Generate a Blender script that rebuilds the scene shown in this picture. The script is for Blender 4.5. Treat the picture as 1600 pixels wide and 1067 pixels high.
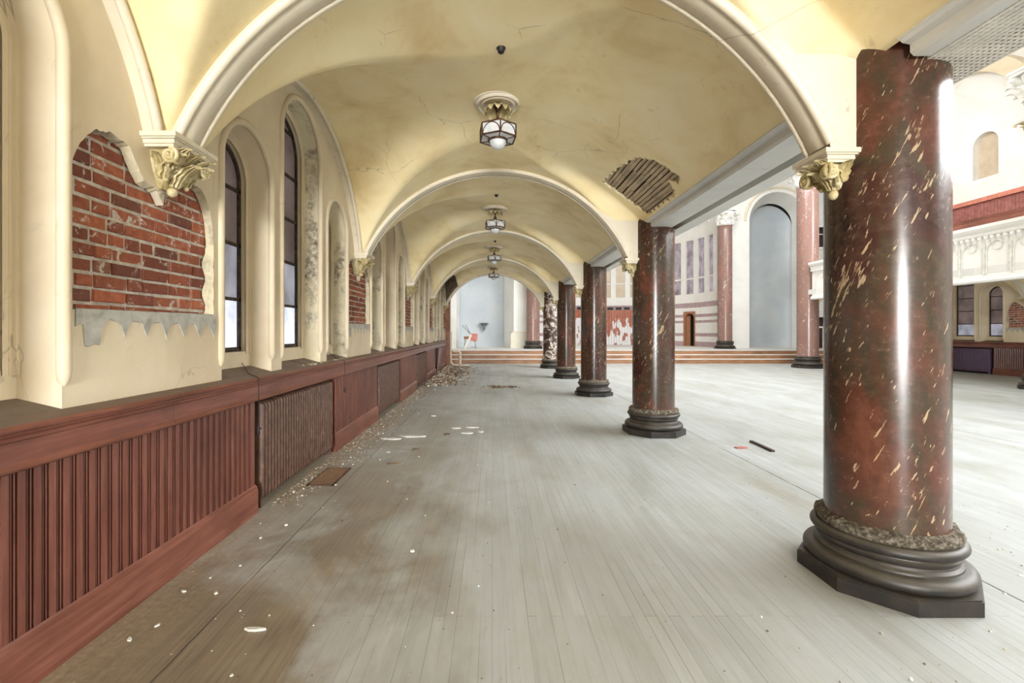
import bpy, bmesh, math, random
from mathutils import Vector, Matrix
PI = math.pi
for o in list(bpy.data.objects): bpy.data.objects.remove(o)
scene = bpy.context.scene
COL = scene.collection
# ------------------------------------------------------------------ camera
cam = bpy.data.cameras.new('camera'); camo = bpy.data.objects.new('camera', cam); COL.objects.link(camo)
camo.location = (0, 0, 1.5); camo.rotation_euler = (PI/2, 0, 0)
cam.sensor_width = 36; cam.lens = 16.0; cam.shift_x = 31/1600; cam.shift_y = -15.5/1600
cam.clip_start = .05; cam.clip_end = 200
scene.camera = camo
# ------------------------------------------------------------------ world, exposure, big lights
vs = scene.view_settings
vs.view_transform = 'Standard'; vs.look = 'None'; vs.gamma = 1; vs.use_curve_mapping = False; vs.exposure = 0.88
w = bpy.data.worlds.new('world'); scene.world = w; w.use_nodes = True
w.node_tree.nodes['Background'].inputs[0].default_value = (.85, .92, 1, 1)
w.node_tree.nodes['Background'].inputs[1].default_value = 1.0
def area(name, loc, rot, sx, sy, power, color=(1, 1, 1), spread=PI):
    l = bpy.data.lights.new(name, 'AREA'); l.shape = 'RECTANGLE'; l.size = sx; l.size_y = sy
    l.energy = power; l.color = color; l.spread = spread
    o = bpy.data.objects.new(name, l); COL.objects.link(o); o.location = loc; o.rotation_euler = rot
    return o
area('nave_top_fill', (7.75, 10, 11.2), (0, 0, 0), 8, 20, 60, (.95, .97, 1))  # added fill lamp under the closed nave ceiling; no skylight is built
area('aisle_rear_fill', (0.1, -13.6, 2.0), (math.radians(94), 0, 0), 3.6, 2.6, 1650, (.92, .96, 1))  # unseen fill lamp added behind the viewpoint to brighten aisle and vault
area('nave_rear_fill', (9, -13.6, 4), (PI/2, 0, 0), 9, 6, 40, (.95, .97, 1))  # weak unseen fill lamp added at the rear of the nave
area('back_wall_fill', (7.75, 13, 10.6), (math.radians(58), 0, 0), 9, 3, 880, (.97, .98, 1))  # fill lamp added high in the nave to brighten the back wall
area('arcade_side_fill', (16.6, 4, 8.2), (0, math.radians(62), 0), 4, 16, 2000, (.92, .96, 1))  # unseen fill lamp added high right, lighting the aisle floor through the arcade
# ------------------------------------------------------------------ helpers
def lin(c):
    return tuple(((v/255)/12.92 if v/255 <= .04045 else ((v/255+.055)/1.055)**2.4) for v in c[:3]) + (1,)
class MB:
    def __init__(s): s.v = []; s.f = []; s.uv = {}
    def add(s, vs_, fs):
        n = len(s.v); s.v += [tuple(p) for p in vs_]; s.f += [tuple(i+n for i in f) for f in fs]; return n
    def box(s, x0, x1, y0, y1, z0, z1, M=None):
        vs_ = [Vector((x, y, z)) for x in (x0, x1) for y in (y0, y1) for z in (z0, z1)]
        if M: vs_ = [M @ p for p in vs_]
        s.add(vs_, [(0,1,3,2),(4,6,7,5),(0,4,5,1),(2,3,7,6),(0,2,6,4),(1,5,7,3)])
    def grid(s, rows, closed=False):
        n = len(s.v); m = len(rows[0])
        for r in rows: s.v += [tuple(p) for p in r]
        for i in range(len(rows)-1):
            for j in range(m if closed else m-1):
                k = (j+1) % m
                s.f.append((n+i*m+j, n+i*m+k, n+(i+1)*m+k, n+(i+1)*m+j))
    def lathe(s, prof, seg=32, cx=0, cy=0, cz=0, caps=True, M=None):
        rows = []
        for r, z in prof:
            row = [Vector((cx+r*math.cos(2*PI*k/seg), cy+r*math.sin(2*PI*k/seg), cz+z)) for k in range(seg)]
            if M: row = [M @ p for p in row]
            rows.append(row)
        n = len(s.v); s.grid(rows, True)
        if caps:
            s.f.append(tuple(n+k for k in range(seg))[::-1]); b = n+(len(prof)-1)*seg
            s.f.append(tuple(b+k for k in range(seg)))
    def tube(s, path, r, seg=8, cap=True):
        P = [Vector(p) for p in path]; R = r if hasattr(r, '__len__') else [r]*len(P)
        rows = []; prev = None
        for i, p in enumerate(P):
            t = (P[min(i+1, len(P)-1)]-P[max(i-1, 0)])
            if t.length < 1e-9: t = Vector((0, 0, 1))
            t.normalize()
            if prev is None:
                a = Vector((0, 0, 1)) if abs(t.z) < .9 else Vector((1, 0, 0)); u = t.cross(a).normalized()
            else: u = (prev - t*prev.dot(t)).normalized()
            prev = u; v = t.cross(u)
            rows.append([p+R[i]*(u*math.cos(2*PI*k/seg)+v*math.sin(2*PI*k/seg)) for k in range(seg)])
        n = len(s.v); s.grid(rows, True)
        if cap:
            s.f.append(tuple(n+k for k in range(seg))[::-1]); b = n+(len(P)-1)*seg; s.f.append(tuple(b+k for k in range(seg)))
    def ball(s, c, r, seg=12, sz=1.0):
        prof = [(max(r*math.sin(PI*i/8), 1e-4), -r*math.cos(PI*i/8)*sz) for i in range(9)]
        s.lathe(prof, seg, c[0], c[1], c[2])
    def prism(s, pts, f0, f1):          # pts: list of 2D, f0/f1 map 2D to 3D
        n = len(pts); a = [f0(*p) for p in pts]; b = [f1(*p) for p in pts]
        s.add(a+b, [tuple(range(n))[::-1], tuple(range(n, 2*n))]+[(i, (i+1) % n, n+(i+1) % n, n+i) for i in range(n)])
    def sweep(s, prof, path_fn, ts, closed=False, caps=False):  # path_fn(t,a,b)->3D
        rows = [[path_fn(t, a, b) for a, b in prof] for t in ts]
        n = len(s.v); m = len(prof); s.grid(rows, closed)
        if caps:
            s.f.append(tuple(n+k for k in range(m))[::-1]); b = n+(len(ts)-1)*m; s.f.append(tuple(b+k for k in range(m)))
    def build(s, name, mat, parent=None, smooth=False, fix=True, angle=40):
        me = bpy.data.meshes.new(name); me.from_pydata(s.v, [], s.f)
        if fix:
            bm = bmesh.new(); bm.from_mesh(me); bmesh.ops.recalc_face_normals(bm, faces=bm.faces); bm.to_mesh(me); bm.free()
        if smooth:
            me.polygons.foreach_set('use_smooth', [True]*len(me.polygons))
            try: me.set_sharp_from_angle(angle=math.radians(angle))
            except Exception: pass
        me.materials.append(mat); me.update()
        o = bpy.data.objects.new(name, me); COL.objects.link(o)
        if parent is not None: o.parent = parent
        return o
def tag(o, label=None, cat=None, group=None, kind=None):
    if label: o['label'] = label
    if cat: o['category'] = cat
    if group: o['group'] = group
    if kind: o['kind'] = kind
    return o
def empty(name, loc, label, cat, group=None, kind=None):
    o = bpy.data.objects.new(name, None); COL.objects.link(o); o.location = loc; o.empty_display_size = .1
    return tag(o, label, cat, group, kind)
def dup(root, loc=None, label=None, rz=None, scale=None):
    r = root.copy(); COL.objects.link(r)
    if loc is not None: r.location = loc
    if rz is not None: r.rotation_euler[2] = rz
    if scale is not None: r.scale = scale
    if label: r['label'] = label
    for ch in list(root.children):
        c = ch.copy(); COL.objects.link(c); c.parent = r
        for g in list(ch.children):
            d = g.copy(); COL.objects.link(d); d.parent = c
    return r
def arc(cx, cz, r, a0, a1, n):
    return [(cx+r*math.cos(a0+(a1-a0)*i/n), cz+r*math.sin(a0+(a1-a0)*i/n)) for i in range(n+1)]
def ipol(pts, u):
    if u <= pts[0][0]: return pts[0][1]
    for (a, b), (c, d) in zip(pts, pts[1:]):
        if u <= c: return b+(d-b)*(u-a)/max(c-a, 1e-9)
    return pts[-1][1]
# ------------------------------------------------------------------ materials
class N:
    def __init__(s, name):
        s.m = bpy.data.materials.new(name); s.m.use_nodes = True; s.t = s.m.node_tree; s.b = s.t.nodes['Principled BSDF']
        s._c = None
    def n(s, ty, **kw):
        nd = s.t.nodes.new(ty)
        for k, v in kw.items(): setattr(nd, k, v)
        return nd
    def l(s, a, b): s.t.links.new(a, b)
    def co(s, kind='Object'):
        if s._c is None: s._c = s.n('ShaderNodeTexCoord')
        return s._c.outputs[kind]
    def world(s):
        g = s.n('ShaderNodeNewGeometry'); return g.outputs['Position']
    def map(s, src, scale=(1, 1, 1), rot=(0, 0, 0), loc=(0, 0, 0)):
        m = s.n('ShaderNodeMapping'); s.l(src, m.inputs[0])
        m.inputs['Scale'].default_value = scale; m.inputs['Rotation'].default_value = rot; m.inputs['Location'].default_value = loc
        return m.outputs[0]
    def noise(s, src, scale, detail=4, rough=.55, dist=0):
        x = s.n('ShaderNodeTexNoise'); s.l(src, x.inputs['Vector'])
        x.inputs['Scale'].default_value = scale; x.inputs['Detail'].default_value = detail
        x.inputs['Roughness'].default_value = rough; x.inputs['Distortion'].default_value = dist
        return x.outputs[0]
    def ramp(s, src, stops, interp='LINEAR'):
        r = s.n('ShaderNodeValToRGB'); s.l(src, r.inputs[0]); cr = r.color_ramp; cr.interpolation = interp
        while len(cr.elements) < len(stops): cr.elements.new(.5)
        for e, (p, c) in zip(cr.elements, stops):
            e.position = p; e.color = c if isinstance(c, tuple) and len(c) == 4 else ((c, c, c, 1) if not isinstance(c, tuple) else lin(c))
        return r.outputs[0]
    def mix(s, f, a, b, mode='MIX'):
        m = s.n('ShaderNodeMix', data_type='RGBA', blend_type=mode)
        for sock, v in ((m.inputs[0], f), (m.inputs[6], a), (m.inputs[7], b)):
            if isinstance(v, (int, float)): sock.default_value = v
            elif isinstance(v, tuple): sock.default_value = v if len(v) == 4 else lin(v)
            else: s.l(v, sock)
        return m.outputs[2]
    def math(s, op, a, b=None, c=None):
        m = s.n('ShaderNodeMath', operation=op)
        for i, v in enumerate((a, b, c)):
            if v is None: continue
            if isinstance(v, (int, float)): m.inputs[i].default_value = v
            else: s.l(v, m.inputs[i])
        return m.outputs[0]
    def xyz(s, src):
        x = s.n('ShaderNodeSeparateXYZ'); s.l(src, x.inputs[0]); return x.outputs
    def comb(s, a, b, c):
        x = s.n('ShaderNodeCombineXYZ')
        for i, v in enumerate((a, b, c)):
            if isinstance(v, (int, float)): x.inputs[i].default_value = v
            else: s.l(v, x.inputs[i])
        return x.outputs[0]
    def color(s, v):
        if isinstance(v, tuple): s.b.inputs['Base Color'].default_value = v if len(v) == 4 else lin(v)
        else: s.l(v, s.b.inputs['Base Color'])
    def rough(s, v):
        if isinstance(v, (int, float)): s.b.inputs['Roughness'].default_value = v
        else: s.l(v, s.b.inputs['Roughness'])
    def bump(s, h, strength=.3, dist=.01):
        b = s.n('ShaderNodeBump'); b.inputs['Strength'].default_value = strength; b.inputs['Distance'].default_value = dist
        s.l(h, b.inputs['Height']); s.l(b.outputs[0], s.b.inputs['Normal'])
def plaster(name, c1, c2, c3, rough=.75, stain=.35, scale=1.1, dirt=(110, 95, 70)):
    m = N(name); p = m.world()
    a = m.ramp(m.noise(p, scale, 6, .6, .4), [(.3, c1), (.5, c2), (.72, c3)])
    spot = m.ramp(m.noise(p, 5.5, 6, .7, .6), [(.62, 0.0), (.78, stain)])
    c = m.mix(spot, a, dirt)
    v = m.n('ShaderNodeTexVoronoi', feature='DISTANCE_TO_EDGE'); m.l(m.mix(.12, p, m.noise(p, 6, 3)), v.inputs['Vector']); v.inputs['Scale'].default_value = 1.1
    cr = m.ramp(v.outputs['Distance'], [(0.0, .55), (.004, 0.0)])
    mask = m.ramp(m.noise(p, .9, 2), [(.56, 0.0), (.62, 1.0)])
    c = m.mix(m.math('MULTIPLY', cr, mask), c, (95, 75, 50))
    m.color(c); m.rough(rough); m.bump(m.noise(p, 35, 5, .6), .18, .006); return m.m
CREAM = plaster('cream_plaster', (208, 190, 160), (222, 206, 177), (231, 216, 190), .6)
VAULT = plaster('vault_plaster', (222, 196, 142), (243, 223, 174), (250, 236, 196), .6, .42, 1.3, (150, 120, 75))
TRIM = plaster('rib_plaster', (206, 193, 168), (222, 210, 186), (231, 221, 201), .5, .75)
CAPM = plaster('capital_plaster', (150, 130, 78), (196, 178, 130), (224, 212, 178), .55, .8, 9, (110, 88, 45))
WHITE = plaster('nave_white_plaster', (222, 220, 212), (232, 230, 224), (238, 236, 231), .7, .12, .8, (190, 180, 160))
STONE = plaster('beam_white_plaster', (205, 203, 198), (218, 216, 210), (228, 226, 220), .5, .2)
GREYCOAT = plaster('grey_scratch_coat', (152, 148, 138), (180, 177, 168), (202, 199, 190), .85, .8, 16, (110, 105, 95))
BLUE = plaster('blue_grey_plaster', (172, 180, 186), (186, 192, 195), (200, 204, 202), .45, .2, .5, (120, 130, 130))
def peeling(name):
    m = N(name); p = m.world()
    base = m.ramp(m.noise(p, 2, 5), [(.3, (214, 203, 172)), (.7, (226, 214, 182))])
    k = m.ramp(m.noise(m.map(p, (1, 1, .6)), 3.2, 8, .68, .8), [(.46, 0.0), (.52, .45), (.60, .95)])
    under = m.ramp(m.noise(p, 18, 5, .7), [(.34, (96, 80, 60)), (.5, (172, 160, 138)), (.66, (222, 217, 204))])
    m.color(m.mix(k, base, under)); m.rough(.8); m.bump(m.noise(p, 22, 6, .7, 1), .5, .01); return m.m
PEEL = peeling('peeling_plaster')
def flat0(name, c, c2):
    m = N(name); m.color(m.ramp(m.noise(m.world(), 7, 6, .65), [(.3, c), (.65, c2)])); m.rough(.7); return m.m
def wood(name, c1, c2, c3, rough, axis='y', gs=1.0, dust=0.0):
    m = N(name); p = m.world()
    sc = {'y': (16, 1.1, 16), 'z': (18, 18, 1.2), 'x': (1.2, 16, 16)}[axis]
    g = m.noise(m.map(p, tuple(v*gs for v in sc)), 1.6, 6, .6, .6)
    c = m.ramp(g, [(.28, c1), (.52, c2), (.78, c3)])
    big = m.ramp(m.noise(p, 1.7, 4), [(.35, .72), (.65, 1.12)])
    c = m.mix(1.0, c, big, 'MULTIPLY')
    if dust:
        nz = m.xyz(m.n('ShaderNodeNewGeometry').outputs['Normal'])[2]
        f = m.math('MULTIPLY', m.math('GREATER_THAN', nz, .75), m.ramp(m.noise(p, 9, 5), [(.2, dust*.7), (.6, dust)]))
        c = m.mix(f, c, (112, 98, 82)); m.rough(m.math('ADD', m.math('MULTIPLY', f, .5), rough))
    else: m.rough(rough)
    m.color(c); m.bump(g, .08, .004); return m.m
MAHOG = wood('mahogany_panelling', (96, 56, 45), (116, 70, 58), (134, 88, 74), .25, 'z', 1, .5)
MAHOGY = wood('mahogany_rail', (100, 58, 47), (124, 75, 61), (148, 98, 82), .28, 'y', 1, .85)
SILLM = flat0('dusty_sill', (92, 76, 62), (122, 106, 90))
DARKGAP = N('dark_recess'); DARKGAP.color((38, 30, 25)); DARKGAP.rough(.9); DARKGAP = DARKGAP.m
IRON = N('brown_painted_iron'); _p = IRON.world()
IRON.color(IRON.ramp(IRON.noise(_p, 14, 5, .7), [(.35, (74, 50, 40)), (.6, (102, 74, 60)), (.75, (128, 100, 80))])); IRON.rough(.5); IRON.bump(IRON.noise(_p, 60, 3), .05, .003); IRON = IRON.m
LATH = wood('old_wood_lath', (150, 128, 98), (196, 176, 146), (222, 206, 178), .85, 'y', 1.5)
LATHD = wood('weathered_lath', (70, 52, 38), (112, 92, 72), (150, 134, 112), .9, 'y', 1.5)
BRONZE = N('aged_bronze'); BRONZE.color(BRONZE.ramp(BRONZE.noise(BRONZE.world(), 30, 4), [(.4, (66, 42, 26)), (.7, (112, 78, 48))])); BRONZE.rough(.45); BRONZE.b.inputs['Metallic'].default_value = .35; BRONZE = BRONZE.m
GLOBE = N('white_opal_glass'); GLOBE.color(GLOBE.ramp(GLOBE.noise(GLOBE.world(), 12, 4), [(.3, (200, 202, 206)), (.7, (230, 230, 228))])); GLOBE.rough(.35); GLOBE = GLOBE.m
def brickm(name):
    m = N(name); p = m.world(); g = m.n('ShaderNodeNewGeometry')
    c = m.ramp(g.outputs['Random Per Island'], [(0, (132, 76, 60)), (.3, (168, 94, 70)), (.6, (194, 114, 82)), (.85, (118, 72, 60)), (1, (202, 144, 112))])
    c = m.mix(m.ramp(m.noise(p, 26, 5, .7), [(.35, .0), (.7, .55)]), c, (96, 44, 34))
    wh = m.ramp(m.noise(p, 11, 7, .75, .8), [(.57, 0.0), (.62, .9)])
    m.color(m.mix(wh, c, (214, 206, 196))); m.rough(.85); m.bump(m.noise(p, 45, 5, .7), .5, .006); return m.m
BRICK = brickm('red_brick')
MORTAR = N('lime_mortar'); MORTAR.color(MORTAR.ramp(MORTAR.noise(MORTAR.world(), 20, 5), [(.35, (186, 174, 158)), (.65, (220, 212, 200))])); MORTAR.rough(.95); MORTAR.bump(MORTAR.noise(MORTAR.world(), 60, 4), .6, .006); MORTAR = MORTAR.m
def marble(name, light=0.0, peel=0.0):
    m = N(name); uv = m.co('UV')
    g = m.n('ShaderNodeObjectInfo'); off = m.math('MULTIPLY', g.outputs['Random'], 7.0)
    x, y, z = m.xyz(uv)[:3]
    v = m.comb(m.math('ADD', x, off), y, off)
    base = m.ramp(m.noise(m.map(v, (1.6, .8, 1)), 1.5, 5, .6, .5), [(.28, (36, 24, 20)), (.42, (66, 38, 31)), (.5, (62, 52, 38)), (.6, (86, 50, 38)), (.75, (116, 72, 52))])
    if light: base = m.mix(light, base, (190, 150, 140))
    fine = m.noise(v, 22, 6, .7)
    base = m.mix(m.ramp(fine, [(.45, 0.0), (.8, .25)]), base, (140, 105, 80))
    r = m.map(v, (1, 1, 1), (0, 0, math.radians(24)))
    s1 = m.noise(m.map(r, (24, 2.2, 1)), 1.0, 5, .6, .35)
    s2 = m.noise(m.map(r, (52, 9, 1), loc=(3, 1, 0)), 1.0, 3, .55, .3)
    md = m.noise(m.map(r, (3.2, .7, 1), loc=(9, 2, 0)), 1.0, 2)
    f1 = m.ramp(m.math('ADD', s1, m.math('MULTIPLY', md, .35)), [(.872, 0.0), (.885, .9)])
    f2 = m.ramp(m.math('ADD', s2, m.math('MULTIPLY', md, .3)), [(.82, 0.0), (.84, .85)])
    vc = (236, 224, 214) if light else (190, 160, 122)
    c = m.mix(f1, base, vc); c = m.mix(f2, c, vc if light else (182, 158, 126))
    if peel:
        k = m.ramp(m.noise(v, 2.6, 8, .7, 1.4), [(.5, 0.0), (.53, 1.0)])
        c = m.mix(k, c, m.ramp(m.noise(v, 9, 6, .7), [(.4, (150, 118, 96)), (.55, (222, 214, 206))])); m.rough(.6)
    else: m.rough(m.ramp(fine, [(.3, .17), (.8, .32)]))
    m.color(c); m.b.inputs['IOR'].default_value = 1.5; return m.m
MARBLE = marble('red_scagliola'); MARBLEP = marble('peeling_scagliola', 0, 1); MARBLEL = marble('pink_scagliola', .42)
BASEM = N('black_marble_base'); _p = BASEM.world(); _nz = BASEM.xyz(BASEM.n('ShaderNodeNewGeometry').outputs['Normal'])[2]
_d = BASEM.math('MULTIPLY', BASEM.ramp(_nz, [(.1, 0.0), (.8, .75)]), BASEM.ramp(BASEM.noise(_p, 8, 4), [(.3, .5), (.7, 1.0)]))
BASEM.color(BASEM.mix(_d, BASEM.ramp(BASEM.noise(_p, 9, 5), [(.4, (32, 28, 24)), (.7, (54, 47, 39))]), (104, 96, 84))); BASEM.rough(.48); BASEM = BASEM.m
CRUMB = N('crumbled_stucco'); _p = CRUMB.world(); CRUMB.color(CRUMB.ramp(CRUMB.noise(_p, 40, 6, .75), [(.35, (52, 40, 30)), (.5, (110, 98, 80)), (.62, (178, 168, 150)), (.75, (90, 60, 45))], 'LINEAR')); CRUMB.rough(.9); CRUMB.bump(CRUMB.noise(_p, 50, 6, .8), 1, .02); CRUMB = CRUMB.m
def floorm():
    m = N('dusty_board_floor'); p = m.world(); x, y, z = m.xyz(p)[:3]
    br = m.n('ShaderNodeTexBrick'); m.l(m.comb(y, x, 0), br.inputs['Vector'])
    br.inputs['Scale'].default_value = 1; br.inputs['Brick Width'].default_value = 2.4; br.inputs['Row Height'].default_value = .062
    br.inputs['Mortar Size'].default_value = .0016; br.inputs['Mortar Smooth'].default_value = .4; br.offset = .37; br.inputs['Bias'].default_value = 0
    br.inputs['Color1'].default_value = (0, 0, 0, 1); br.inputs['Color2'].default_value = (1, 1, 1, 1); br.inputs['Mortar'].default_value = (.5, .5, .5, 1)
    dust = m.ramp(m.noise(m.map(p, (1, .35, 1)), 1.5, 7, .62, .6), [(.3, (168, 169, 163)), (.5, (182, 185, 182)), (.7, (194, 198, 199))])
    c = m.mix(.10, dust, br.outputs['Color'], 'SOFT_LIGHT')
    grain = m.noise(m.map(p, (42, 1.6, 1)), 1, 6, .65)
    c = m.mix(m.ramp(grain, [(.5, 0.0), (.8, .4)]), c, (148, 140, 122))
    # brown boards in worn patches, stronger to the left and toward the viewpoint
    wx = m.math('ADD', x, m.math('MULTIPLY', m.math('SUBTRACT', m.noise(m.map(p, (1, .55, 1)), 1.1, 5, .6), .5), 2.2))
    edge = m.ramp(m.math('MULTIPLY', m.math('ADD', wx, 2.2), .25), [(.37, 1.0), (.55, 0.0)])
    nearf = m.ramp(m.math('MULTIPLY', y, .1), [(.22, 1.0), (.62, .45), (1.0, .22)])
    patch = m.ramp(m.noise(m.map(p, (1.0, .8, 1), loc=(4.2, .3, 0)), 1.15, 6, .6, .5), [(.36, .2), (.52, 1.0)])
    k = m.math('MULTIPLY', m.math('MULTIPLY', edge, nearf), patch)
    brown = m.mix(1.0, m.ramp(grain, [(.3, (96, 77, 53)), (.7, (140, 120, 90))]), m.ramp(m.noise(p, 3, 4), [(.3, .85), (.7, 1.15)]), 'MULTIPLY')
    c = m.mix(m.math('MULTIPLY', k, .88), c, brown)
    p2 = m.ramp(m.noise(m.map(p, (.8, .5, 1), loc=(7, 3, 0)), 1.3, 7, .65, .6), [(.56, 0.0), (.74, .45)])
    c = m.mix(p2, c, (158, 146, 120))
    # dirt swept against the wainscot
    dw = m.ramp(m.math('ADD', m.math('MULTIPLY', m.math('ADD', x, 1.95), 1.0), m.math('MULTIPLY', m.math('SUBTRACT', m.noise(p, 2.2, 6, .7), .5), .9)), [(.0, .7), (.5, 0.0)])
    c = m.mix(dw, c, m.ramp(m.noise(p, 30, 6, .8), [(.3, (112, 94, 72)), (.55, (150, 134, 110)), (.75, (196, 188, 172))]))
    ln = m.math('MULTIPLY', m.math('SUBTRACT', 1.0, m.ramp(m.math('ABSOLUTE', m.math('SUBTRACT', br.outputs['Fac'], 1.0)), [(.0, 0.0), (.8, 1.0)])),
                m.ramp(m.noise(m.map(p, (9, .5, 1)), 1.2, 3), [(.42, .05), (.62, .8)]))
    c = m.mix(ln, c, (88, 78, 62))
    for X0, wd, st in ((2.95, .007, .9), (-1.46, .006, .6), (7.1, .01, .7)):
        d = m.math('ABSOLUTE', m.math('SUBTRACT', m.math('ADD', x, m.math('MULTIPLY', m.math('SUBTRACT', m.noise(p, 6, 4), .5), .02)), X0))
        f = m.math('MULTIPLY', m.math('LESS_THAN', d, wd), m.ramp(m.noise(m.map(p, (3, 1.5, 1)), 1.5, 4), [(.3, st*.35), (.55, st)]))
        c = m.mix(f, c, (52, 44, 34))
    spk = m.ramp(m.noise(p, 55, 3, .5), [(.73, 0.0), (.76, .7)])
    c = m.mix(spk, c, (110, 98, 80))
    m.color(c); m.rough(m.ramp(m.noise(p, 2.2, 4), [(.3, .42), (.7, .6)])); m.bump(m.noise(m.map(p, (20, 1.5, 1)), 1.5, 5), .1, .006); return m.m
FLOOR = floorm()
def glass(name, c1, c2, e):
    m = N(name); p = m.world()
    c = m.ramp(m.noise(m.map(p, (1, 1, .8)), 2.6, 5, .6), [(.3, c1), (.7, c2)])
    m.color(c); m.rough(.3); m.l(c, m.b.inputs['Emission Color']); m.b.inputs['Emission Strength'].default_value = e; return m.m
GL_UP = glass('smoky_painted_glass', (70, 60, 58), (112, 98, 96), .35)
GL_MID = glass('frosted_glass_dim', (96, 96, 104), (160, 162, 176), .5)
GL_LOW = glass('frosted_glass_bright', (140, 146, 172), (214, 220, 236), .8)
GL_APSE = glass('mottled_purple_glass', (100, 90, 98), (176, 166, 176), .2)
GL_TAN = glass('tan_covered_glass', (176, 158, 134), (196, 180, 156), .1)
SASH = N('dark_sash_wood'); SASH.color(SASH.ramp(SASH.noise(SASH.world(), 20, 4), [(.4, (44, 36, 30)), (.6, (72, 58, 46)), (.75, (120, 84, 52))])); SASH.rough(.7); SASH = SASH.m
def flat(name, c, rough=.7, c2=None, sc=8, metal=0):
    m = N(name); m.color(m.ramp(m.noise(m.world(), sc, 4), [(.35, c), (.65, c2 or tuple(min(255, int(v*1.12)) for v in c))])); m.rough(rough); m.b.inputs['Metallic'].default_value = metal; return m.m
CHIP = flat('plaster_chip', (196, 190, 176), .9, (230, 228, 220)); CHIPB = flat('brown_chip', (92, 70, 50), .9, (140, 116, 88))
REDP = flat('red_paint', (186, 112, 100), .6); STEEL = flat('grey_steel', (120, 122, 124), .4); BLACK = flat('black_rubber', (22, 20, 18), .6)
PIPE = flat('pale_pipe', (196, 178, 160), .5); BOARDW = flat('pale_board', (216, 211, 192), .7, (222, 218, 202), 3)
STEPM = wood('worn_step_boards', (122, 84, 58), (160, 116, 82), (186, 142, 104), .5, 'x')
STEPT = flat('dusty_stage_floor', (206, 204, 198), .7, (222, 220, 216), 2)
# ------------------------------------------------------------------ floor
MIRX = 15.5
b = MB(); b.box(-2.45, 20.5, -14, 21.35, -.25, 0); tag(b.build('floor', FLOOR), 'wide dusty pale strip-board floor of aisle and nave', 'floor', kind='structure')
# ------------------------------------------------------------------ vault
ZC, XC, RV, RI = 1.744, .06, 2.14, 2.095
def smax(a, b_, k=.09):
    h = max(k-abs(a-b_), 0)/k; return max(a, b_)+h*h*k*.25
def smin(a, b_, k=.12): return -smax(-a, -b_, k)
def vz(x, dy):
    d = abs(x-XC); bar = ZC+math.sqrt(max(RV*RV-d*d, 0)) - (max(d-RV, 0)*3)
    a = min(abs(dy), 2.0); fm = 2.1+math.sqrt(max(1.92**2-a*a, 0))
    if a > 1.92: fm = 2.1-(a-1.92)*2
    fr = 2.5+1.42*math.sqrt(max(0, 1-(a/1.93)**7)) if a < 1.93 else 2.5-(a-1.93)*4
    t = max(0, min(1, (x+.3)/1.2)); t = t*t*(3-2*t); fm = fm+(fr-fm)*t
    if x < XC: g = 3.93+.09*min(1, (XC-x)/1.9)
    else: g = 3.93-.83*((x-XC)/2.14)**2.2
    return smax(bar, smin(g, fm))
HOLE_R = [(1.52,6.30),(1.55,5.88),(1.62,5.34),(1.68,5.17),(1.85,5.05),(1.99,5.03),(2.07,5.03),(2.11,5.12),(2.05,5.26),(2.12,5.34),(2.17,5.40),(2.17,5.61),(2.17,6.38),(2.03,6.38),(1.83,6.38)]
HOLE_L = [(-2.03,17.5),(-1.7,17.4),(-1.45,17.9),(-1.30,18.67),(-2.03,18.67)]
def inside(p, poly):
    c = False; x, y = p
    for i in range(len(poly)):
        x1, y1 = poly[i]; x2, y2 = poly[i-1]
        if (y1 > y) != (y2 > y) and x < (x2-x1)*(y-y1)/(y2-y1)+x1: c = not c
    return c
rnd = random.Random(5)
def vault_bay(yc, side, hole=None, step=.05, y0=None, y1=None, name='ceiling', lbl=''):
    mb = MB(); xs = []; x = -2.02
    fx = lambda v: v if side > 0 else MIRX-v
    ya = yc-2 if y0 is None else y0; yb = yc+2 if y1 is None else y1
    ny = int((yb-ya)/step+.5); nx = int(4.24/step+.5)
    V = {}
    def vid(i, j):
        if (i, j) not in V:
            X = -2.02+4.24*i/nx; Y = ya+(yb-ya)*j/ny
            V[(i, j)] = len(mb.v); mb.v.append((fx(X), Y, vz(X, Y-yc)))
        return V[(i, j)]
    for i in range(nx):
        X = -2.02+4.24*(i+.5)/nx
        for j in range(ny):
            Y = ya+(yb-ya)*(j+.5)/ny; z = vz(X, Y-yc)
            if z < 2.55: continue
            if X > 2.07 and z < 3.06: continue
            if hole:
                q = (X+.012*math.sin(Y*41)+.01*math.sin(Y*97+1), Y+.012*math.sin(X*53)+.008*math.sin(X*113))
                if inside(q, hole): continue
            mb.f.append((vid(i, j), vid(i+1, j), vid(i+1, j+1), vid(i, j+1)))
    o = mb.build(name, VAULT, smooth=True, fix=False, angle=75)
    sd = o.modifiers.new('thickness', 'SOLIDIFY'); sd.thickness = .03; sd.offset = -1 if side < 0 else 1
    tag(o, lbl, 'ceiling', kind='structure'); return o
BN = ['over the near bay', 'between first and second marble column', 'between second and third marble column', 'between third and fourth marble column', 'between fourth and last marble column']
bays = []
for k in range(-3, 5):
    yc = .8+4*k
    if k == 1: o = vault_bay(yc, 1, HOLE_R, .016, lbl='cream groin vault between first and second marble column, torn open to the laths')
    elif k == 4: o = vault_bay(yc, 1, HOLE_L, .03, lbl='cream groin vault of the farthest aisle bay, fallen in over the wall')
    else: o = vault_bay(yc, 1, None, .05 if k != 0 else .03, lbl='smooth cream groin vault ' + (BN[k] if k >= 0 else 'behind the viewpoint'))
    bays.append(o)
for k in (3, 4): vault_bay(.8+4*k, -1, None, .08, lbl='cream vault under the right gallery, bay %s' % ('near its radiator' if k == 4 else 'nearer the viewer'))
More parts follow.
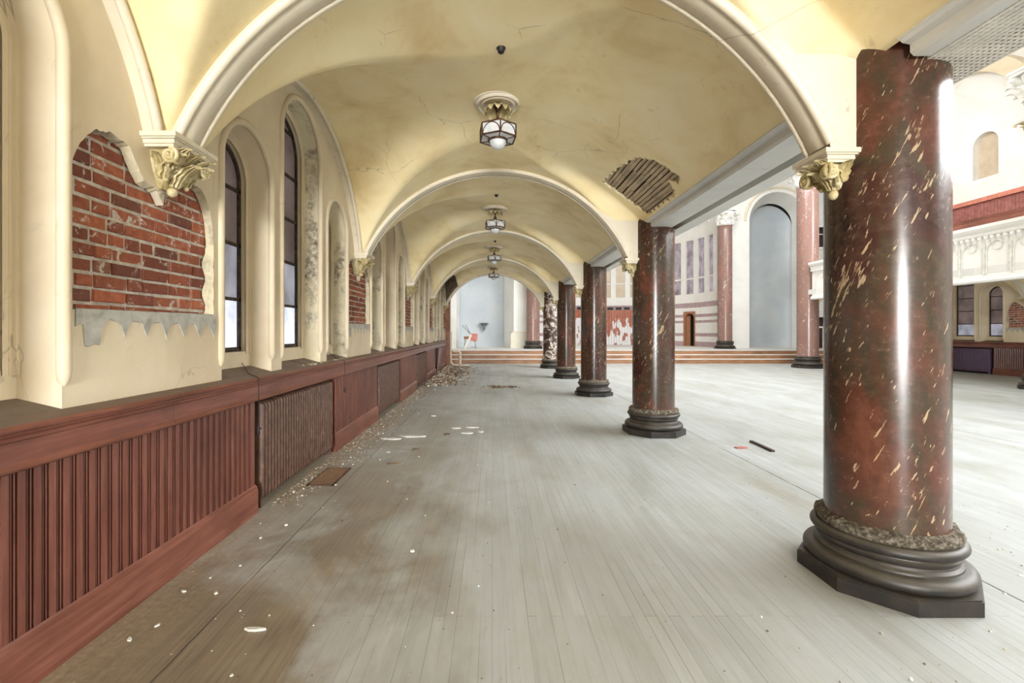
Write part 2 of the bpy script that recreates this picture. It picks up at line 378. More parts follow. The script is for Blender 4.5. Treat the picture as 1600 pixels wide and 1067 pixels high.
# laths seen in the holes
def laths(poly, yc, parent, mat, hang=0, wd=.032, gap=.011):
    mb = MB(); xs = [p[0] for p in poly]; ys = [p[1] for p in poly]
    x = min(xs)-.08; n = 0
    while x < max(xs)+.10:
        y = min(ys)-.2-rnd.random()*.5
        while y < max(ys)+.15:
            L = .55+rnd.random()*.7
            y2 = min(y+L, max(ys)+.2); m = 8; rows = []
            jx = rnd.uniform(-.004, .004); jz = rnd.uniform(0, .006)
            for q in range(m+1):
                Y = y+(y2-y)*q/m
                def zz(X): return vz(min(X, 2.3), Y-yc)+.038+jz
                a, c = x+jx, x+wd+jx
                rows.append([(a, Y, zz(a)), (c, Y, zz(c)), (c, Y, zz(c)+.008), (a, Y, zz(a)+.008)])
            nn = len(mb.v); mb.grid(rows, True); mb.f.append((nn+3, nn+2, nn+1, nn)); e = nn+m*4; mb.f.append((e, e+1, e+2, e+3))
            y = y2+.006
        x += wd+gap
    return mb.build('lath', mat, parent)
o = laths(HOLE_R, 4.8, bays[4], LATH); tag(o, 'bare wooden laths showing in the torn vault', kind='stuff')
bb = MB(); bb.box(.8, 2.35, 4.1, 6.7, 0, .01, Matrix.Translation((0, 0, 0)))
# added dark sheet above the laths, coloured as the unlit void
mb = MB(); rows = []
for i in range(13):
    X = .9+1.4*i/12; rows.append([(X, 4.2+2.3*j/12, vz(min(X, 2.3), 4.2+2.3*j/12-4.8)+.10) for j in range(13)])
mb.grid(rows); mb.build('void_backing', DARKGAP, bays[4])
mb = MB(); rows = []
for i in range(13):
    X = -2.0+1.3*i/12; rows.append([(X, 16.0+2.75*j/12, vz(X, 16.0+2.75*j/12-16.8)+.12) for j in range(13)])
mb.grid(rows); mb.build('void_backing', DARKGAP, bays[7])  # second added sheet; its dark colour stands in for shade behind the laths
o = laths(HOLE_L, 16.8, bays[7], LATHD); tag(o, 'dark broken laths over the fallen plaster', kind='stuff')
mb = MB()
for i in range(26):
    x0 = rnd.uniform(-1.9, -1.4); y0 = rnd.uniform(17.5, 18.5); z0 = vz(x0, y0-16.8)+.02; L = rnd.uniform(.4, 1.1)
    a = Vector((x0, y0, z0)); c = a+Vector((rnd.uniform(-.5, -.1), rnd.uniform(-.2, .3), -1)).normalized()*L
    if c.x < -2.0: c.x = -2.0
    d = (c-a); sdv = Vector((0, .018, 0)); up = Vector((.005, 0, .003))
    mb.add([a-sdv, a+sdv, c+sdv, c-sdv, a-sdv+up, a+sdv+up, c+sdv+up, c-sdv+up], [(0,1,2,3),(7,6,5,4),(0,4,5,1),(1,5,6,2),(2,6,7,3),(3,7,4,0)])
o = mb.build('hanging_lath', LATHD, bays[7]); tag(o, 'laths dangling from the torn edge', kind='stuff')
# ------------------------------------------------------------------ transverse ribs
def rib(yr, side, lbl):
    fx = lambda v: v if side > 0 else MIRX-v
    zs = 2.60
    SW = .115
    a0 = math.asin((zs-ZC)/RI); a1 = PI-math.asin((2.64-ZC)/RI)
    ts = [a0+(a1-a0)*i/56 for i in range(57)]
    prof = [(2.20, -.115), (2.12, -.115), (2.115, -.075), (2.104, -.07), (2.095, -.058), (2.095, .058), (2.104, .07), (2.115, .075), (2.12, .115), (2.20, .115)]
    f = lambda t, r, y: (fx(XC+r*math.cos(t)), yr+y, ZC+r*math.sin(t))
    mb = MB(); mb.sweep(prof, f, ts)
    for yy in (-.1, .1):
        rows = []
        for i in range(25):
            x = 1.10+.97*i/24; zl = ZC+math.sqrt(2.13**2-(x-XC)**2) if x < 1.98 else 2.57
            rows.append([(fx(x), yr+yy, zl), (fx(x), yr+yy, max(zl, vz(min(x, 2.05), 1.6)+.06))])
        mb.grid(rows)
    mb.box(min(fx(1.99), fx(2.16)), max(fx(1.99), fx(2.16)), yr-.099, yr+.099, 2.56, 3.2)
    o = mb.build('trim_%d' % (TR[0]), TRIM, smooth=True, fix=True); TR[0] += 1
    for s in (-1, 1):
        m2 = MB(); m2.tube([f(t, 2.118, s*.092) for t in ts], .028, 10); tag(m2.build('roll_moulding', TRIM, o, smooth=True))
    tag(o, lbl, 'arch', kind='structure'); return o
TR = [1]
RN = ['nearest the viewer', 'at the second marble column', 'at the third marble column', 'at the fourth marble column', 'at the last peeling column']
for k in range(5): rib(2.77+4*k, 1, 'cream round transverse arch rib '+RN[k])
for yr_ in (-1.2, -5.2, -9.2): rib(yr_, 1, 'cream round transverse arch rib behind the viewpoint')
rib(14.8, -1, 'cream arch rib under the right gallery')
# ------------------------------------------------------------------ outer walls with arched windows
PW = .625
PIERS = [-13.4, -9.4, -5.4, -1.3, 2.74, 6.88, 10.95, 14.95, 19.0]
def opens(i):      # (centre, half width, springing) of the three windows between pier i and the next
    a = PIERS[i]+PW; T = PIERS[i+1]-PW-a
    return [(a+.131*T, .131*T, 2.80), (a+.5*T, .168*T, 3.42), (a+.869*T, .131*T, 2.80)]
XW, XI, ZS, SILL = -2.0, -2.18, 1.13, 1.20
def zarch(u, c, h, zs): return zs+math.sqrt(max(h*h-(u-c)**2, 0))
def region(mb, u0, u1, n, lo, hi, fmap, cosine=False):
    pts = []
    for i in range(n+1):
        t = i/n
        if cosine: t = (1-math.cos(PI*t))/2
        u = u0+(u1-u0)*t; pts.append([fmap(u, lo(u)), fmap(u, hi(u))])
    mb.grid(pts)
def wall_top(u): return 4.2
BR_TOP = [(-.585, 2.28), (-.546, 2.383), (-.504, 2.462), (-.443, 2.518), (-.366, 2.542), (-.284, 2.536), (-.219, 2.514), (-.17, 2.43), (-.13, 2.37), (0, 2.34), (.1, 2.36), (.2, 2.45), (.292, 2.494), (.36, 2.48), (.413, 2.467), (.46, 2.40), (.484, 2.352), (.52, 2.24), (.53, 2.1)]
BR_BOT = [(-.585, 1.605), (.53, 1.615)]
def wall(side, pier_ys, bay_ys, mats, yA, yB, label):
    fx = lambda v: v if side > 0 else MIRX-v
    mp = lambda u, z: (fx(XW), u, z)
    mb = MB(); rb = MB(); SL = MB()
    xb = XW-.055
    for py in pier_ys:
        if True:
            lo = lambda u: ZS-.05; top = wall_top
            a, c = py-.585, py+.53
            region(mb, py-PW, a, 1, lo, top, mp); region(mb, c, py+PW, 1, lo, top, mp)
            jag = lambda u: .005*math.sin(u*61)+.004*math.sin(u*143)
            hb = lambda u: ipol(BR_BOT, u-py)+.5*jag(u); ht = lambda u: ipol(BR_TOP, u-py)+jag(u)
            region(mb, a, c, 60, lo, hb, mp); region(mb, a, c, 60, ht, top, mp)
            # broken plaster edge going in to the brick
            us = [a+(c-a)*i/60 for i in range(61)]
            rb.grid([[(fx(XW), u, ht(u)), (fx(xb), u+.0, ht(u)-.012)] for u in us])
            rb.grid([[(fx(XW), u, hb(u)), (fx(xb), u, hb(u)+.008)] for u in us])
            zsR = [hb(c)+(ht(c)-hb(c))*i/14 for i in range(15)]
            rb.grid([[(fx(XW), c+.008*math.sin(z*47), z), (fx(xb), c-.03+.02*math.sin(z*31), z)] for z in zsR])
            zsL = [hb(a)+(ht(a)-hb(a))*i/14 for i in range(15)]
            rb.grid([[(fx(XW), a+.008*math.sin(z*57), z), (fx(xb), a+.01, z)] for z in zsL])
    for by in bay_ys:
        edges = []
        for (cc, h, zs) in opens(by):
            region(mb, cc-h, cc+h, 28, lambda u: zarch(u, cc, h, zs), wall_top, mp, True); edges.append((cc-h, cc+h))
        region(mb, edges[0][1], edges[1][0], 1, lambda u: ZS-.05, wall_top, mp)
        region(mb, edges[1][1], edges[2][0], 1, lambda u: ZS-.05, wall_top, mp)
        
        # splayed reveals
        for i, (cc, h, zs) in enumerate(opens(by)):
            hi_ = h-.03
            def outline(hh): return [(cc-hh, SILL-.05)]+[(cc-hh*math.cos(PI*j/28), zs+hh*math.sin(PI*j/28)) for j in range(29)]+[(cc+hh, SILL-.05)]
            A, Bq = outline(h), outline(hi_)
            A[0] = (A[0][0], ZS-.05); A[-1] = (A[-1][0], ZS-.05)
            rv = MB(); rv.grid([[(fx(XW), u, z) for u, z in A], [(fx(XI), u, z) for u, z in Bq]])
            rvs = mats.get((by, i), CREAM)
            REV.append((rv, rvs, side))
            # window wall round the frame
            mb.grid([[(fx(XI), u, z) for u, z in Bq], [(fx(XI), cc+(u-cc)*(hi_-.06)/hi_, zs+(z-zs)*(hi_-.06)/hi_ if z > zs else z) for u, z in Bq]])
            SL.add([(fx(XW+.02), cc-h, ZS+.006), (fx(XW+.02), cc+h, ZS+.006), (fx(XI-.02), cc+hi_, SILL), (fx(XI-.02), cc-hi_, SILL)], [(0, 1, 2, 3)])
            mb.add([(fx(XI), cc-hi_+.06, SILL-.05), (fx(XI), cc+hi_-.06, SILL-.05), (fx(XI), cc+hi_-.06, 1.302), (fx(XI), cc-hi_+.06, 1.302)], [(0, 1, 2, 3)])
    # solid masonry behind
    x0, x1 = sorted((fx(XW-.6), fx(XW-.62)))
    mb.box(x0, x1, yA, yB, 0, 11.5)
    o = mb.build('wall_left' if side > 0 else 'wall_right', CREAM, fix=False)
    tag(o, label, 'wall', kind='structure')
    rb.build('broken_edge', PEEL, o, fix=False)
    tag(SL.build('sill_board', SILLM, o, fix=False), 'dusty brown sill boards in the window recesses')
    for rv, mt, sd in REV:
        q = rv.build('window_reveal', mt, o, smooth=True, fix=False)
        if mt is PEEL: tag(q, 'window reveal with mouldy peeling plaster')
    REV.clear()
    # exposed bricks
    for py in pier_ys:
        bk = MB(); z = 1.50; row = 0; rr = random.Random(int(py*10)+3)
        while z < 2.72:
            y = py-.60-(row % 2)*.1-rr.random()*.03
            while y < py+.59:
                L = .205 if rr.random() < .8 else .10
                d = rr.uniform(-.006, .006); e = .004
                bx0, bx1 = sorted((fx(xb-.05), fx(xb+d-.012)))
                M = Matrix.Rotation(rr.uniform(-.008, .008), 4, 'X')
                y1 = min(y+L, py+.60); ya_ = max(y, py-.60)
                if y1-ya_ > .03:
                    outer = [(ya_, z), (y1, z), (y1, z+.062), (ya_, z+.062)]
                    f0 = fx(xb+d-.012); f1 = fx(xb+d-.004); fb = fx(xb-.06)
                    ins = [(ya_+e, z+e), (y1-e, z+e), (y1-e, z+.062-e), (ya_+e, z+.062-e)]
                    J = [(rr.uniform(-.003, .003), rr.uniform(-.003, .003)) for _ in range(4)]
                    v0 = [(fb, u+j[0], w_+j[1]) for (u, w_), j in zip(outer, J)]; v1 = [(f0, u+j[0], w_+j[1]) for (u, w_), j in zip(outer, J)]; v2 = [(f1, u+j[0], w_+j[1]) for (u, w_), j in zip(ins, J)]
                    bk.add(v0+v1+v2, [(0,1,5,4),(1,2,6,5),(2,3,7,6),(3,0,4,7),(4,5,9,8),(5,6,10,9),(6,7,11,10),(7,4,8,11),(8,9,10,11)])
                y = y1+.012
            z += .077; row += 1
        q = bk.build('exposed_brick', BRICK, o); tag(q, 'bare red brickwork where the plaster has been cut away')
        mm = MB(); mm.add([(fx(xb-.012), py-.60, 1.45), (fx(xb-.012), py+.60, 1.45), (fx(xb-.012), py+.60, 2.8), (fx(xb-.012), py-.60, 2.8)], [(0, 1, 2, 3)])
        mm.build('mortar', MORTAR, q, fix=False)
        # scalloped grey scratch coat below the brick
        sc = MB(); a, c = py-.56, py+.555; n = 110; base = lambda u: ipol(BR_BOT, u-py)+.006
        def low(u):
            t = (u-a)/(c-a); t = max(0, min(1, t))
            if t < .04: return 1.53
            if t < .12: return 1.43
            k = ((t-.12)/.88*6.2) % 1.0; return 1.46+.105*math.sin(PI*k)**.6-.02*t
        rws = []
        for i in range(n+1):
            u = a+(c-a)*i/n; lo_ = low(u)+.005*math.sin(u*83)
            rws.append([(fx(XW+.001), u, lo_), (fx(XW+.006), u, lo_+.004), (fx(XW+.006), u, base(u)), (fx(xb), u, base(u)+.006)])
        sc.grid(rws); q2 = sc.build('scratch_coat', GREYCOAT, o, fix=False); tag(q2, 'scalloped grey undercoat below the brick')
        # cream plaster remnant hanging under the capital
        pts = [(-.10, 2.40), (-.05, 2.35), (.012, 2.27), (.03, 2.38), (.045, 2.52), (-.08, 2.52)]
        pr = MB(); pr.prism(pts, lambda u, z: (fx(XW-.01), py+u+.03, z), lambda u, z: (fx(xb), py+u+.03, z)); pr.build('plaster_remnant', TRIM, o)
    return o
REV = []
mats = {(4, 1): PEEL, (4, 2): PEEL, (5, 0): PEEL, (5, 2): PEEL, (6, 1): PEEL, (6, 2): PEEL, (7, 0): PEEL, (7, 1): PEEL, (7, 2): PEEL}
WL = wall(1, PIERS[1:], [1, 2, 3, 4, 5, 6, 7], mats, -14, 21.3, 'cream plastered aisle wall with deep arched window recesses')
WR = wall(-1, PIERS[6:], [6, 7], {}, 8, 21.3, 'far right aisle wall under the gallery')
# edge rolls of the openings, wall arches
def rolls(side, bay_ys, parent, near):
    fx = lambda v: v if side > 0 else MIRX-v
    for by in bay_ys:
        for (cc, h, zs) in opens(int(round((by+11.2)/4))):
            hh = h+.012
            P = [(fx(XW-.002), cc-hh, 1.245), (fx(XW-.002), cc-hh, 1.27), (fx(XW-.002), cc-hh, 1.31)]+[(fx(XW-.002), cc-hh*math.cos(PI*j/28), zs+hh*math.sin(PI*j/28)) for j in range(29)]+[(fx(XW-.002), cc+hh, 1.31), (fx(XW-.002), cc+hh, 1.27), (fx(XW-.002), cc+hh, 1.245)]
            R = [.008, .024, .03]+[.03]*29+[.03, .024, .008]
            m = MB(); m.tube(P, R, 10); m.build('edge_roll', CREAM, parent, smooth=True)
        R0 = 1.875; ts = [math.asin(.54/R0)+(PI-2*math.asin(.54/R0))*i/48 for i in range(49)]
        f = lambda t, r, x: (fx(x), by+r*math.cos(t), 2.1+r*math.sin(t))
        m = MB(); m.sweep([(R0+.10, -1.90), (R0+.005, -1.90), (R0+.005, -1.94), (R0+.012, XW-.01)], f, ts)
        q = m.build('trim_%d' % TR[0], TRIM, smooth=True); TR[0] += 1
        nm = {.8: 'in the near bay', 4.8: 'in the first full bay', 8.8: 'in the second full bay', 12.8: 'in the third full bay', 16.8: 'in the farthest bay'}[round(by, 1)]
        tag(q, 'curved plaster wall arch over three windows, %s%s' % ('right aisle, ' if side < 0 else '', nm), 'arch', kind='structure')
        m = MB(); m.tube([f(t, R0+.01, -1.91) for t in ts], .026, 10); m.build('roll_moulding', TRIM, q, smooth=True)
rolls(1, [.8, 4.8, 8.8, 12.8, 16.8], WL, True); rolls(-1, [12.8, 16.8], WR, False)
# windows
WN = [1]
def window(side, cc, h, zs, lbl, tan=False):
    fx = lambda v: v if side > 0 else MIRX-v
    o = empty('window_%d' % WN[0], (fx(XI-.05), cc, 1.3), lbl, 'window', kind='structure'); WN[0] += 1
    ox, oy, oz = o.location
    def outl(hh, zb, n=24): return [(cc-hh-0.0, zb)]+[(cc-hh*math.cos(PI*j/n), zs+hh*math.sin(PI*j/n)) for j in range(n+1)]+[(cc+hh, zb)]
    hi_ = h-.03; L = lambda x, u, z: (fx(x)-ox, u-oy, z-oz)
    m = MB(); steps = [(hi_+.002, XI+.012), (hi_-.016, XI+.016), (hi_-.020, XI+.0), (hi_-.034, XI+.002), (hi_-.038, XI-.022), (hi_-.050, XI-.020), (hi_-.050, XI-.10)]
    m.grid([[L(x, u, z) for u, z in outl(hh, 1.30)] for hh, x in steps])
    m.box(*sorted((L(XI-.005, 0, 0)[0], L(XI-.10, 0, 0)[0])), -hi_+.06, hi_-.06, 0, .025)
    m.build('frame', CREAM, o, smooth=True, fix=False, angle=25)
    g = hi_-.050; xs = XI-.05
    m = MB(); A, Bq = outl(g, 1.325), outl(g-.038, 1.365)
    m.grid([[L(xs-.03, u, z) for u, z in A], [L(xs, u, z) for u, z in A], [L(xs, u, z) for u, z in Bq], [L(xs-.03, u, z) for u, z in Bq]])
    x0, x1 = sorted((L(xs, 0, 0)[0], L(xs-.03, 0, 0)[0]))
    m.box(x0, x1, -g, g, .02, .065)
    z = 1.78; bars = []
    while z < zs+g-.08:
        wv = g if z < zs else math.sqrt(max(g*g-(z-zs)**2, .0001)); bars.append(z)
        m.box(x0, x1, -wv, wv, z-1.3-.014, z-1.3+.014); z += .475
    sh_ = m.build('sash', SASH, o)
    def pane(z0, z1, mat, nm):
        p = MB(); zz = [z0+(z1-z0)*i/12 for i in range(13)]
        rows = []
        for z in zz:
            wv = g-.02 if z < zs else math.sqrt(max((g-.02)**2-(z-zs)**2, 1e-6)); rows.append([L(xs-.018, cc-wv, z), L(xs-.018, cc+wv, z)])
        p.grid(rows); return p.build(nm, mat, sh_, fix=False)
    D_ = side < 0
    tag(pane(1.33, 1.78, GL_MID if D_ else GL_LOW, 'pane'), 'bright frosted bottom pane')
    tag(pane(1.78, 2.255, GL_UP if D_ else GL_MID, 'pane'), 'frosted pane lit from outside')
    tag(pane(2.255, zs+g-.025, GL_UP, 'pane'), 'dim smoky upper panes')
    return o
WPOS = ['first', 'tall middle', 'third']; WB = {.8: 'near bay', 4.8: 'first bay past the big brick patch', 8.8: 'second bay past the big brick patch', 12.8: 'third bay past the big brick patch', 16.8: 'farthest bay of the aisle'}
for by in (.8, 4.8, 8.8, 12.8, 16.8):
    for i, (c, h, zs) in enumerate(opens(int(round((by+11.2)/4)))):
        window(1, c, h, zs, '%s arched sash window, %s' % (WPOS[i], WB[by]))
for by in (12.8, 16.8):
    for i, (c, h, zs) in enumerate(opens(int(round((by+11.2)/4)))):
        window(-1, c, h, zs, '%s arched window of the far right aisle, %s' % (WPOS[i], 'nearer bay' if by < 13 else 'bay over the distant radiator'))
# ------------------------------------------------------------------ corbel capitals
def leaf(mb, base, out, up, h, wd, curl, n=18, m=14, ridge=.02):
    out = Vector(out).normalized(); up = Vector(up).normalized(); side = out.cross(up).normalized(); base = Vector(base)
    rows = []
    for j in range(m+1):
        v = j/m; prof = math.sin(PI*min(v*.9+.12, 1))**.6
        ww = wd*prof*(1+.16*math.sin(v*PI*7))
        ang = v*v*2.6
        o_ = curl*(1-math.cos(ang))*.6+curl*.25*v; u_ = h*(v if v < .7 else .7+(v-.7)*math.cos((v-.7)*5))
        rows.append([base+up*u_+out*(o_+.35*wd*(math.cos(u*PI*.45))-(ridge*math.cos(u*PI*3.5)))+side*u*ww for u in [(-1+2*i/n) for i in range(n+1)]])
    mb.grid(rows)
def volute(mb, c, ax, r, turns=2.0, th=.012, s=1):
    c = Vector(c); ax = Vector(ax).normalized(); up = Vector((0, 0, 1)); u = up.cross(ax).normalized(); P = []; R = []
    for i in range(34):
        t = i/33; a = s*(t*turns*2*PI)+PI/2; rr_ = r*(1-t*.82)
        P.append(c+u*rr_*math.cos(a)+up*rr_*math.sin(a)+ax*t*th*.9); R.append(th*(1-.35*t))
    mb.tube(P, R, 8); mb.ball(c+ax*th, r*.25)
def corbel(loc, dirx, W, D, H, lbl, mat_a=TRIM, name='corbel_capital', grp='corbels'):
    o = empty(name, loc, lbl, 'capital', grp); s = dirx
    def bx(m, d, w, z0, z1): x0, x1 = sorted((-.03*s, s*d)); m.box(x0, x1, -w, w, z0, z1)
    m = MB(); hw = W/2
    bx(m, D, hw, -.028, 0); bx(m, D-.012, hw-.012, -.036, -.028); bx(m, D-.026, hw-.026, -.060, -.036); bx(m, D-.036, hw-.036, -.075, -.060)
    m.build('abacus', mat_a, o)
    m = MB(); k = (D-.05)
    prof = [(0, 1), (.3, .92), (.55, .70), (.8, .40), (1, .12)]
    rows = []
    for t, q in prof:
        z = -.075-(H-.075)*t; d = (k*q+.01)*.72; w_ = (hw-.05)*(.35+.65*q)*.8
        rows.append([(-.03*s, -w_, z), (s*d*.8, -w_, z), (s*d, -w_*.7, z), (s*d, w_*.7, z), (s*d*.8, w_, z), (-.03*s, w_, z)])
    m.grid(rows); bl = m.build('bell', CAPM, o, smooth=True)
    m = MB()
    for q in (-1, 0, 1): leaf(m, (s*k*.30, q*hw*.44, -H+.02+abs(q)*.03), (s, q*.25, 0), (s*.42, q*.1, 1), H*.62, hw*.25, D*.36)
    for q in (-1, 1): leaf(m, (s*k*.34, q*hw*.42, -H+.05), (0, q, 0), (s*.2, q*.25, 1), H*.56, D*.22, D*.26)
    for q in (-1, 0, 1): leaf(m, (s*k*.62, q*hw*.40, -H*.60), (s, q*.3, 0), (s*.3, 0, 1), H*.46, hw*.22, D*.36)
    m.build('acanthus_leaf', CAPM, o, smooth=True, fix=False, angle=80)
    for q in (-1, 1):
        m = MB(); volute(m, (s*(D-.045), q*(hw-.060), -.075-.048), (s, 0, 0), .046, 2, .012, q); volute(m, (s*(D-.065), q*(hw-.045), -.123), (0, q, 0), .046, 2, .012, -s); m.build('volute', CAPM, o, smooth=True)
    for c_, r_ in (((s*k*.3, 0, -H-.006), .030), ((s*k*.45, -hw*.45, -H+.045), .017), ((s*k*.45, hw*.45, -H+.045), .017)):
        m = MB(); m.ball(c_, r_); m.build('drop_knob', CAPM, bl, smooth=True)
    return o
KN = ['over the large exposed brick patch', 'over the second brick patch', 'over the third brick patch', 'over the fourth brick patch', 'at the ruined far end of the wall']
KC = ['nearest', 'second', 'third', 'fourth', 'last']
for k in range(5):
    corbel((XW, 2.78+4*k, 2.64), 1, .40, .205, .285, 'carved acanthus wall corbel '+KN[k], grp='corbels along the window wall')
    corbel((2.145, 2.80+4*k, 2.575), -1, .30, .20, .23, 'carved acanthus bracket capital on the %s marble column' % KC[k], grp='bracket capitals on the arcade columns')
corbel((MIRX-XW, 14.8, 2.64), -1, .40, .205, .285, 'carved wall corbel over the brick patch of the far right aisle')
# ------------------------------------------------------------------ columns
def shaft_mesh(r, z0, z1, mat, parent, seg=64, chips=True, name='shaft'):
    me = bpy.data.meshes.new(name); bm = bmesh.new(); uvl = bm.loops.layers.uv.new('UVMap')
    nz = 24; V = [[bm.verts.new((r*math.cos(2*PI*k/seg), r*math.sin(2*PI*k/seg), z0+(z1-z0)*j/nz)) for k in range(seg)] for j in range(nz+1)]
    for j in range(nz):
        for k in range(seg):
            f = bm.faces.new((V[j][k], V[j][(k+1) % seg], V[j+1][(k+1) % seg], V[j+1][k])); f.smooth = True
            for lp, (a, bq) in zip(f.loops, ((k, j), (k+1, j), (k+1, j+1), (k, j+1))): lp[uvl].uv = (2*PI*r*a/seg, z0+(z1-z0)*bq/nz)
    bm.faces.new(V[nz]); bm.to_mesh(me); bm.free(); me.materials.append(mat)
    o = bpy.data.objects.new(name, me); COL.objects.link(o); o.parent = parent; return o
def column(loc, r, H, lbl, mat, sc=1.0, grp=None, rz=0, cap=False, bmat=None, crumb=True):
    o = empty('column', loc, lbl, 'column', grp); bmat = bmat or BASEM
    k = r/.3
    m = MB(); R = .4165*k/math.cos(PI/8)
    oct_ = [(R*math.cos(PI/8+i*PI/4), R*math.sin(PI/8+i*PI/4)) for i in range(8)]
    m.prism(oct_, lambda x, y: (x, y, 0), lambda x, y: (x, y, .078*k)); n = len(m.v)
    rt = (.4165*k-.008)/math.cos(PI/8)
    m.prism([(rt*math.cos(PI/8+i*PI/4), rt*math.sin(PI/8+i*PI/4)) for i in range(8)], lambda x, y: (x, y, .077*k), lambda x, y: (x, y, .086*k)); m.build('plinth', bmat, o)
    def tor(c, z, rr_, n=8): return [(c+rr_*math.cos(-PI/2+PI*i/n), z+rr_*math.sin(-PI/2+PI*i/n)) for i in range(n+1)]
    prof = [(.30, .084)]+[(.375, .086)]+tor(.372, .127, .040)+[(.352, .170), (.350, .180), (.335, .192), (.330, .205), (.334, .215), (.345, .222), (.348, .235), (.338, .243), (.336, .252)]+tor(.345, .283, .029)+[(.30, .316)]
    m = MB(); m.lathe([(a*k, z*k) for a, z in prof], 64, caps=False); bm_ = m.build('base_moulding', bmat, o, smooth=True, angle=30)
    m = MB(); rr2 = random.Random(int(loc[1]*7)); seg = 96; rows = []
    jit = [rr2.uniform(-.007, .007) for _ in range(seg)]; jz = [rr2.uniform(-.012, .010) for _ in range(seg)]
    for a, z, f in ((.335, .312, .0), (.348, .325, .6), (.350, .345, 1), (.342, .362, 1), (.322, .368, .8), (.300, .378, .4)):
        rows.append([((a+jit[i]*f+rr2.uniform(-.003, .003)*f)*k*math.cos(2*PI*i/seg), (a+jit[i]*f)*k*math.sin(2*PI*i/seg), (z+jz[i]*f)*k) for i in range(seg)])
    m.grid(rows, True); nr = m.build('necking_ring', CRUMB if crumb else bmat, bm_, smooth=True)
    if crumb: tag(nr, 'crumbling stucco ring at the foot of the shaft')
    s = shaft_mesh(r, .33*k, H, mat, o); s.rotation_euler[2] = rz
    if cap:
        m = MB(); m.lathe([(r*1.06, H-.02), (r*1.1, H), (r*1.06, H+.02), (r*.98, H+.03), (r*1.02, H+.35), (r*1.25, H+.72)], 32); m.build('bell', WHITE, o, smooth=True)
        m = MB()
        for i in range(8):
            a = i*PI/4; leaf(m, (r*math.cos(a), r*math.sin(a), H+.03), (math.cos(a), math.sin(a), 0), (0, 0, 1), .36, .15, .22)
            a += PI/8; leaf(m, (r*1.02*math.cos(a), r*1.02*math.sin(a), H+.2), (math.cos(a), math.sin(a), 0), (0, 0, 1), .44, .15, .26)
        m.build('acanthus_leaf', CAPM if cap == 2 else WHITE, o, smooth=True, fix=False)
        m = MB()
        for i in range(4):
            a = PI/4+i*PI/2; volute(m, (r*1.5*math.cos(a), r*1.5*math.sin(a), H+.62), (-math.sin(a), math.cos(a), 0), .12, 2, .035)
        m.build('volute', WHITE, o, smooth=True)
        m = MB(); q = r*1.35; m.box(-q, q, -q, q, H+.74, H+.82); q *= 1.08; m.box(-q, q, -q, q, H+.82, H+.88); m.build('abacus', WHITE, o)
    return o
cl = ['big near marble column on dark octagonal plinth, dark red-brown with pale flecks', 'second marble column from the viewer, under the torn lath ceiling', 'third marble column from the viewer in the left arcade', 'fourth marble column from the viewer in the left arcade', 'farthest arcade column with white peeling shaft']
for k in range(5):
    c_ = column((2.408, 2.80+4*k, 0), .30, 3.22, cl[k], MARBLEP if k == 4 else MARBLE, rz=[2.3, .9, 4.0, 5.2, 1.0][k], grp='red marbled arcade columns')
for loc, r, H, l_, mt, rz in [((13.1, 18.9, 0), .39, 7.5, 'tall pink marble column of right arcade at the gallery end', MARBLEL, 1), ((14.2, 11.75, 0), .3, 7.5, 'marble column cut by the right edge of the photo', MARBLEL, 2),
                              ((2.22, 24.75, .55), .36, 6.7, 'red marble column on the stage seen through the far arch', MARBLEL, 3), ((12.66, 24.75, .55), .36, 6.7, 'red marble column on the stage beside the striped apse', MARBLEL, 4)]:
    column(loc, r, H, l_, mt, cap=1, rz=rz, crumb=False, grp='tall nave columns')
# scars and chips on near column (flecks where scagliola is lost)
# ------------------------------------------------------------------ beams and gallery front over the arcade
def beam(y0, y1, lbl, side=1, z=3.0):
    fx = lambda v: v if side > 0 else MIRX-v
    prof = [(2.205, 3.2), (2.205, 3.085), (2.215, 3.085), (2.235, 3.07), (2.275, 3.062), (2.275, 3.02), (2.295, 3.0), (2.59, 3.0), (2.605, 3.02), (2.605, 3.2)]
    m = MB(); n = 3
    ys = [y0+(y1-y0)*i/n for i in range(n+1)]
    for a, c in zip(ys, ys[1:]):
        m.sweep(prof, lambda t, p, q: (fx(p), t, q), [a+.002, c-.002], caps=True)
    q = m.build('trim_%d' % TR[0], STONE); TR[0] += 1; tag(q, lbl, 'beam', kind='structure')
beam(-13, 2.48, 'white moulded arcade beam ending above the near column')
for k in range(4): beam(2.8+4*k+.22, 6.8+4*k-.22, 'white moulded arcade beam from the %s to the %s column' % (KC[k], KC[k+1]))
for k in (2, 3): beam(2.8+4*k+.22, 6.8+4*k-.22, 'white beam of the right arcade, %s span' % ('nearer' if k == 2 else 'farther'), -1)
# lattice soffit beside near column
lt = empty('lattice_panel', (2.56, .6, 3.0), 'pale square lattice panel hanging beside the arcade beam above the near column', 'panel')
m = MB(); m.add([(-.17, -3.5, .02), (.23, -3.5, .02), (.23, 2.25, .02), (-.17, 1.92, .02)], [(0, 1, 2, 3)]); m.build('backing', flat('lattice_backing', (92, 82, 70), .9), lt, fix=False)
m = MB(); Lm = flat('lattice_paint', (216, 210, 200), .6); i = 0
y = -3.5
while y < 2.25:
    xe = -.17 if y < 1.92 else -.17+(y-1.92)/.33*.40
    m.box(xe, .23, y, y+.014, -.002, .008); y += .03
x = -.17
while x < .23:
    ye = 1.92+(x+.17)/.40*.33
    m.box(x, x+.014, -3.5, ye, -.004, .012); x += .03
m.build('lattice', Lm, lt)
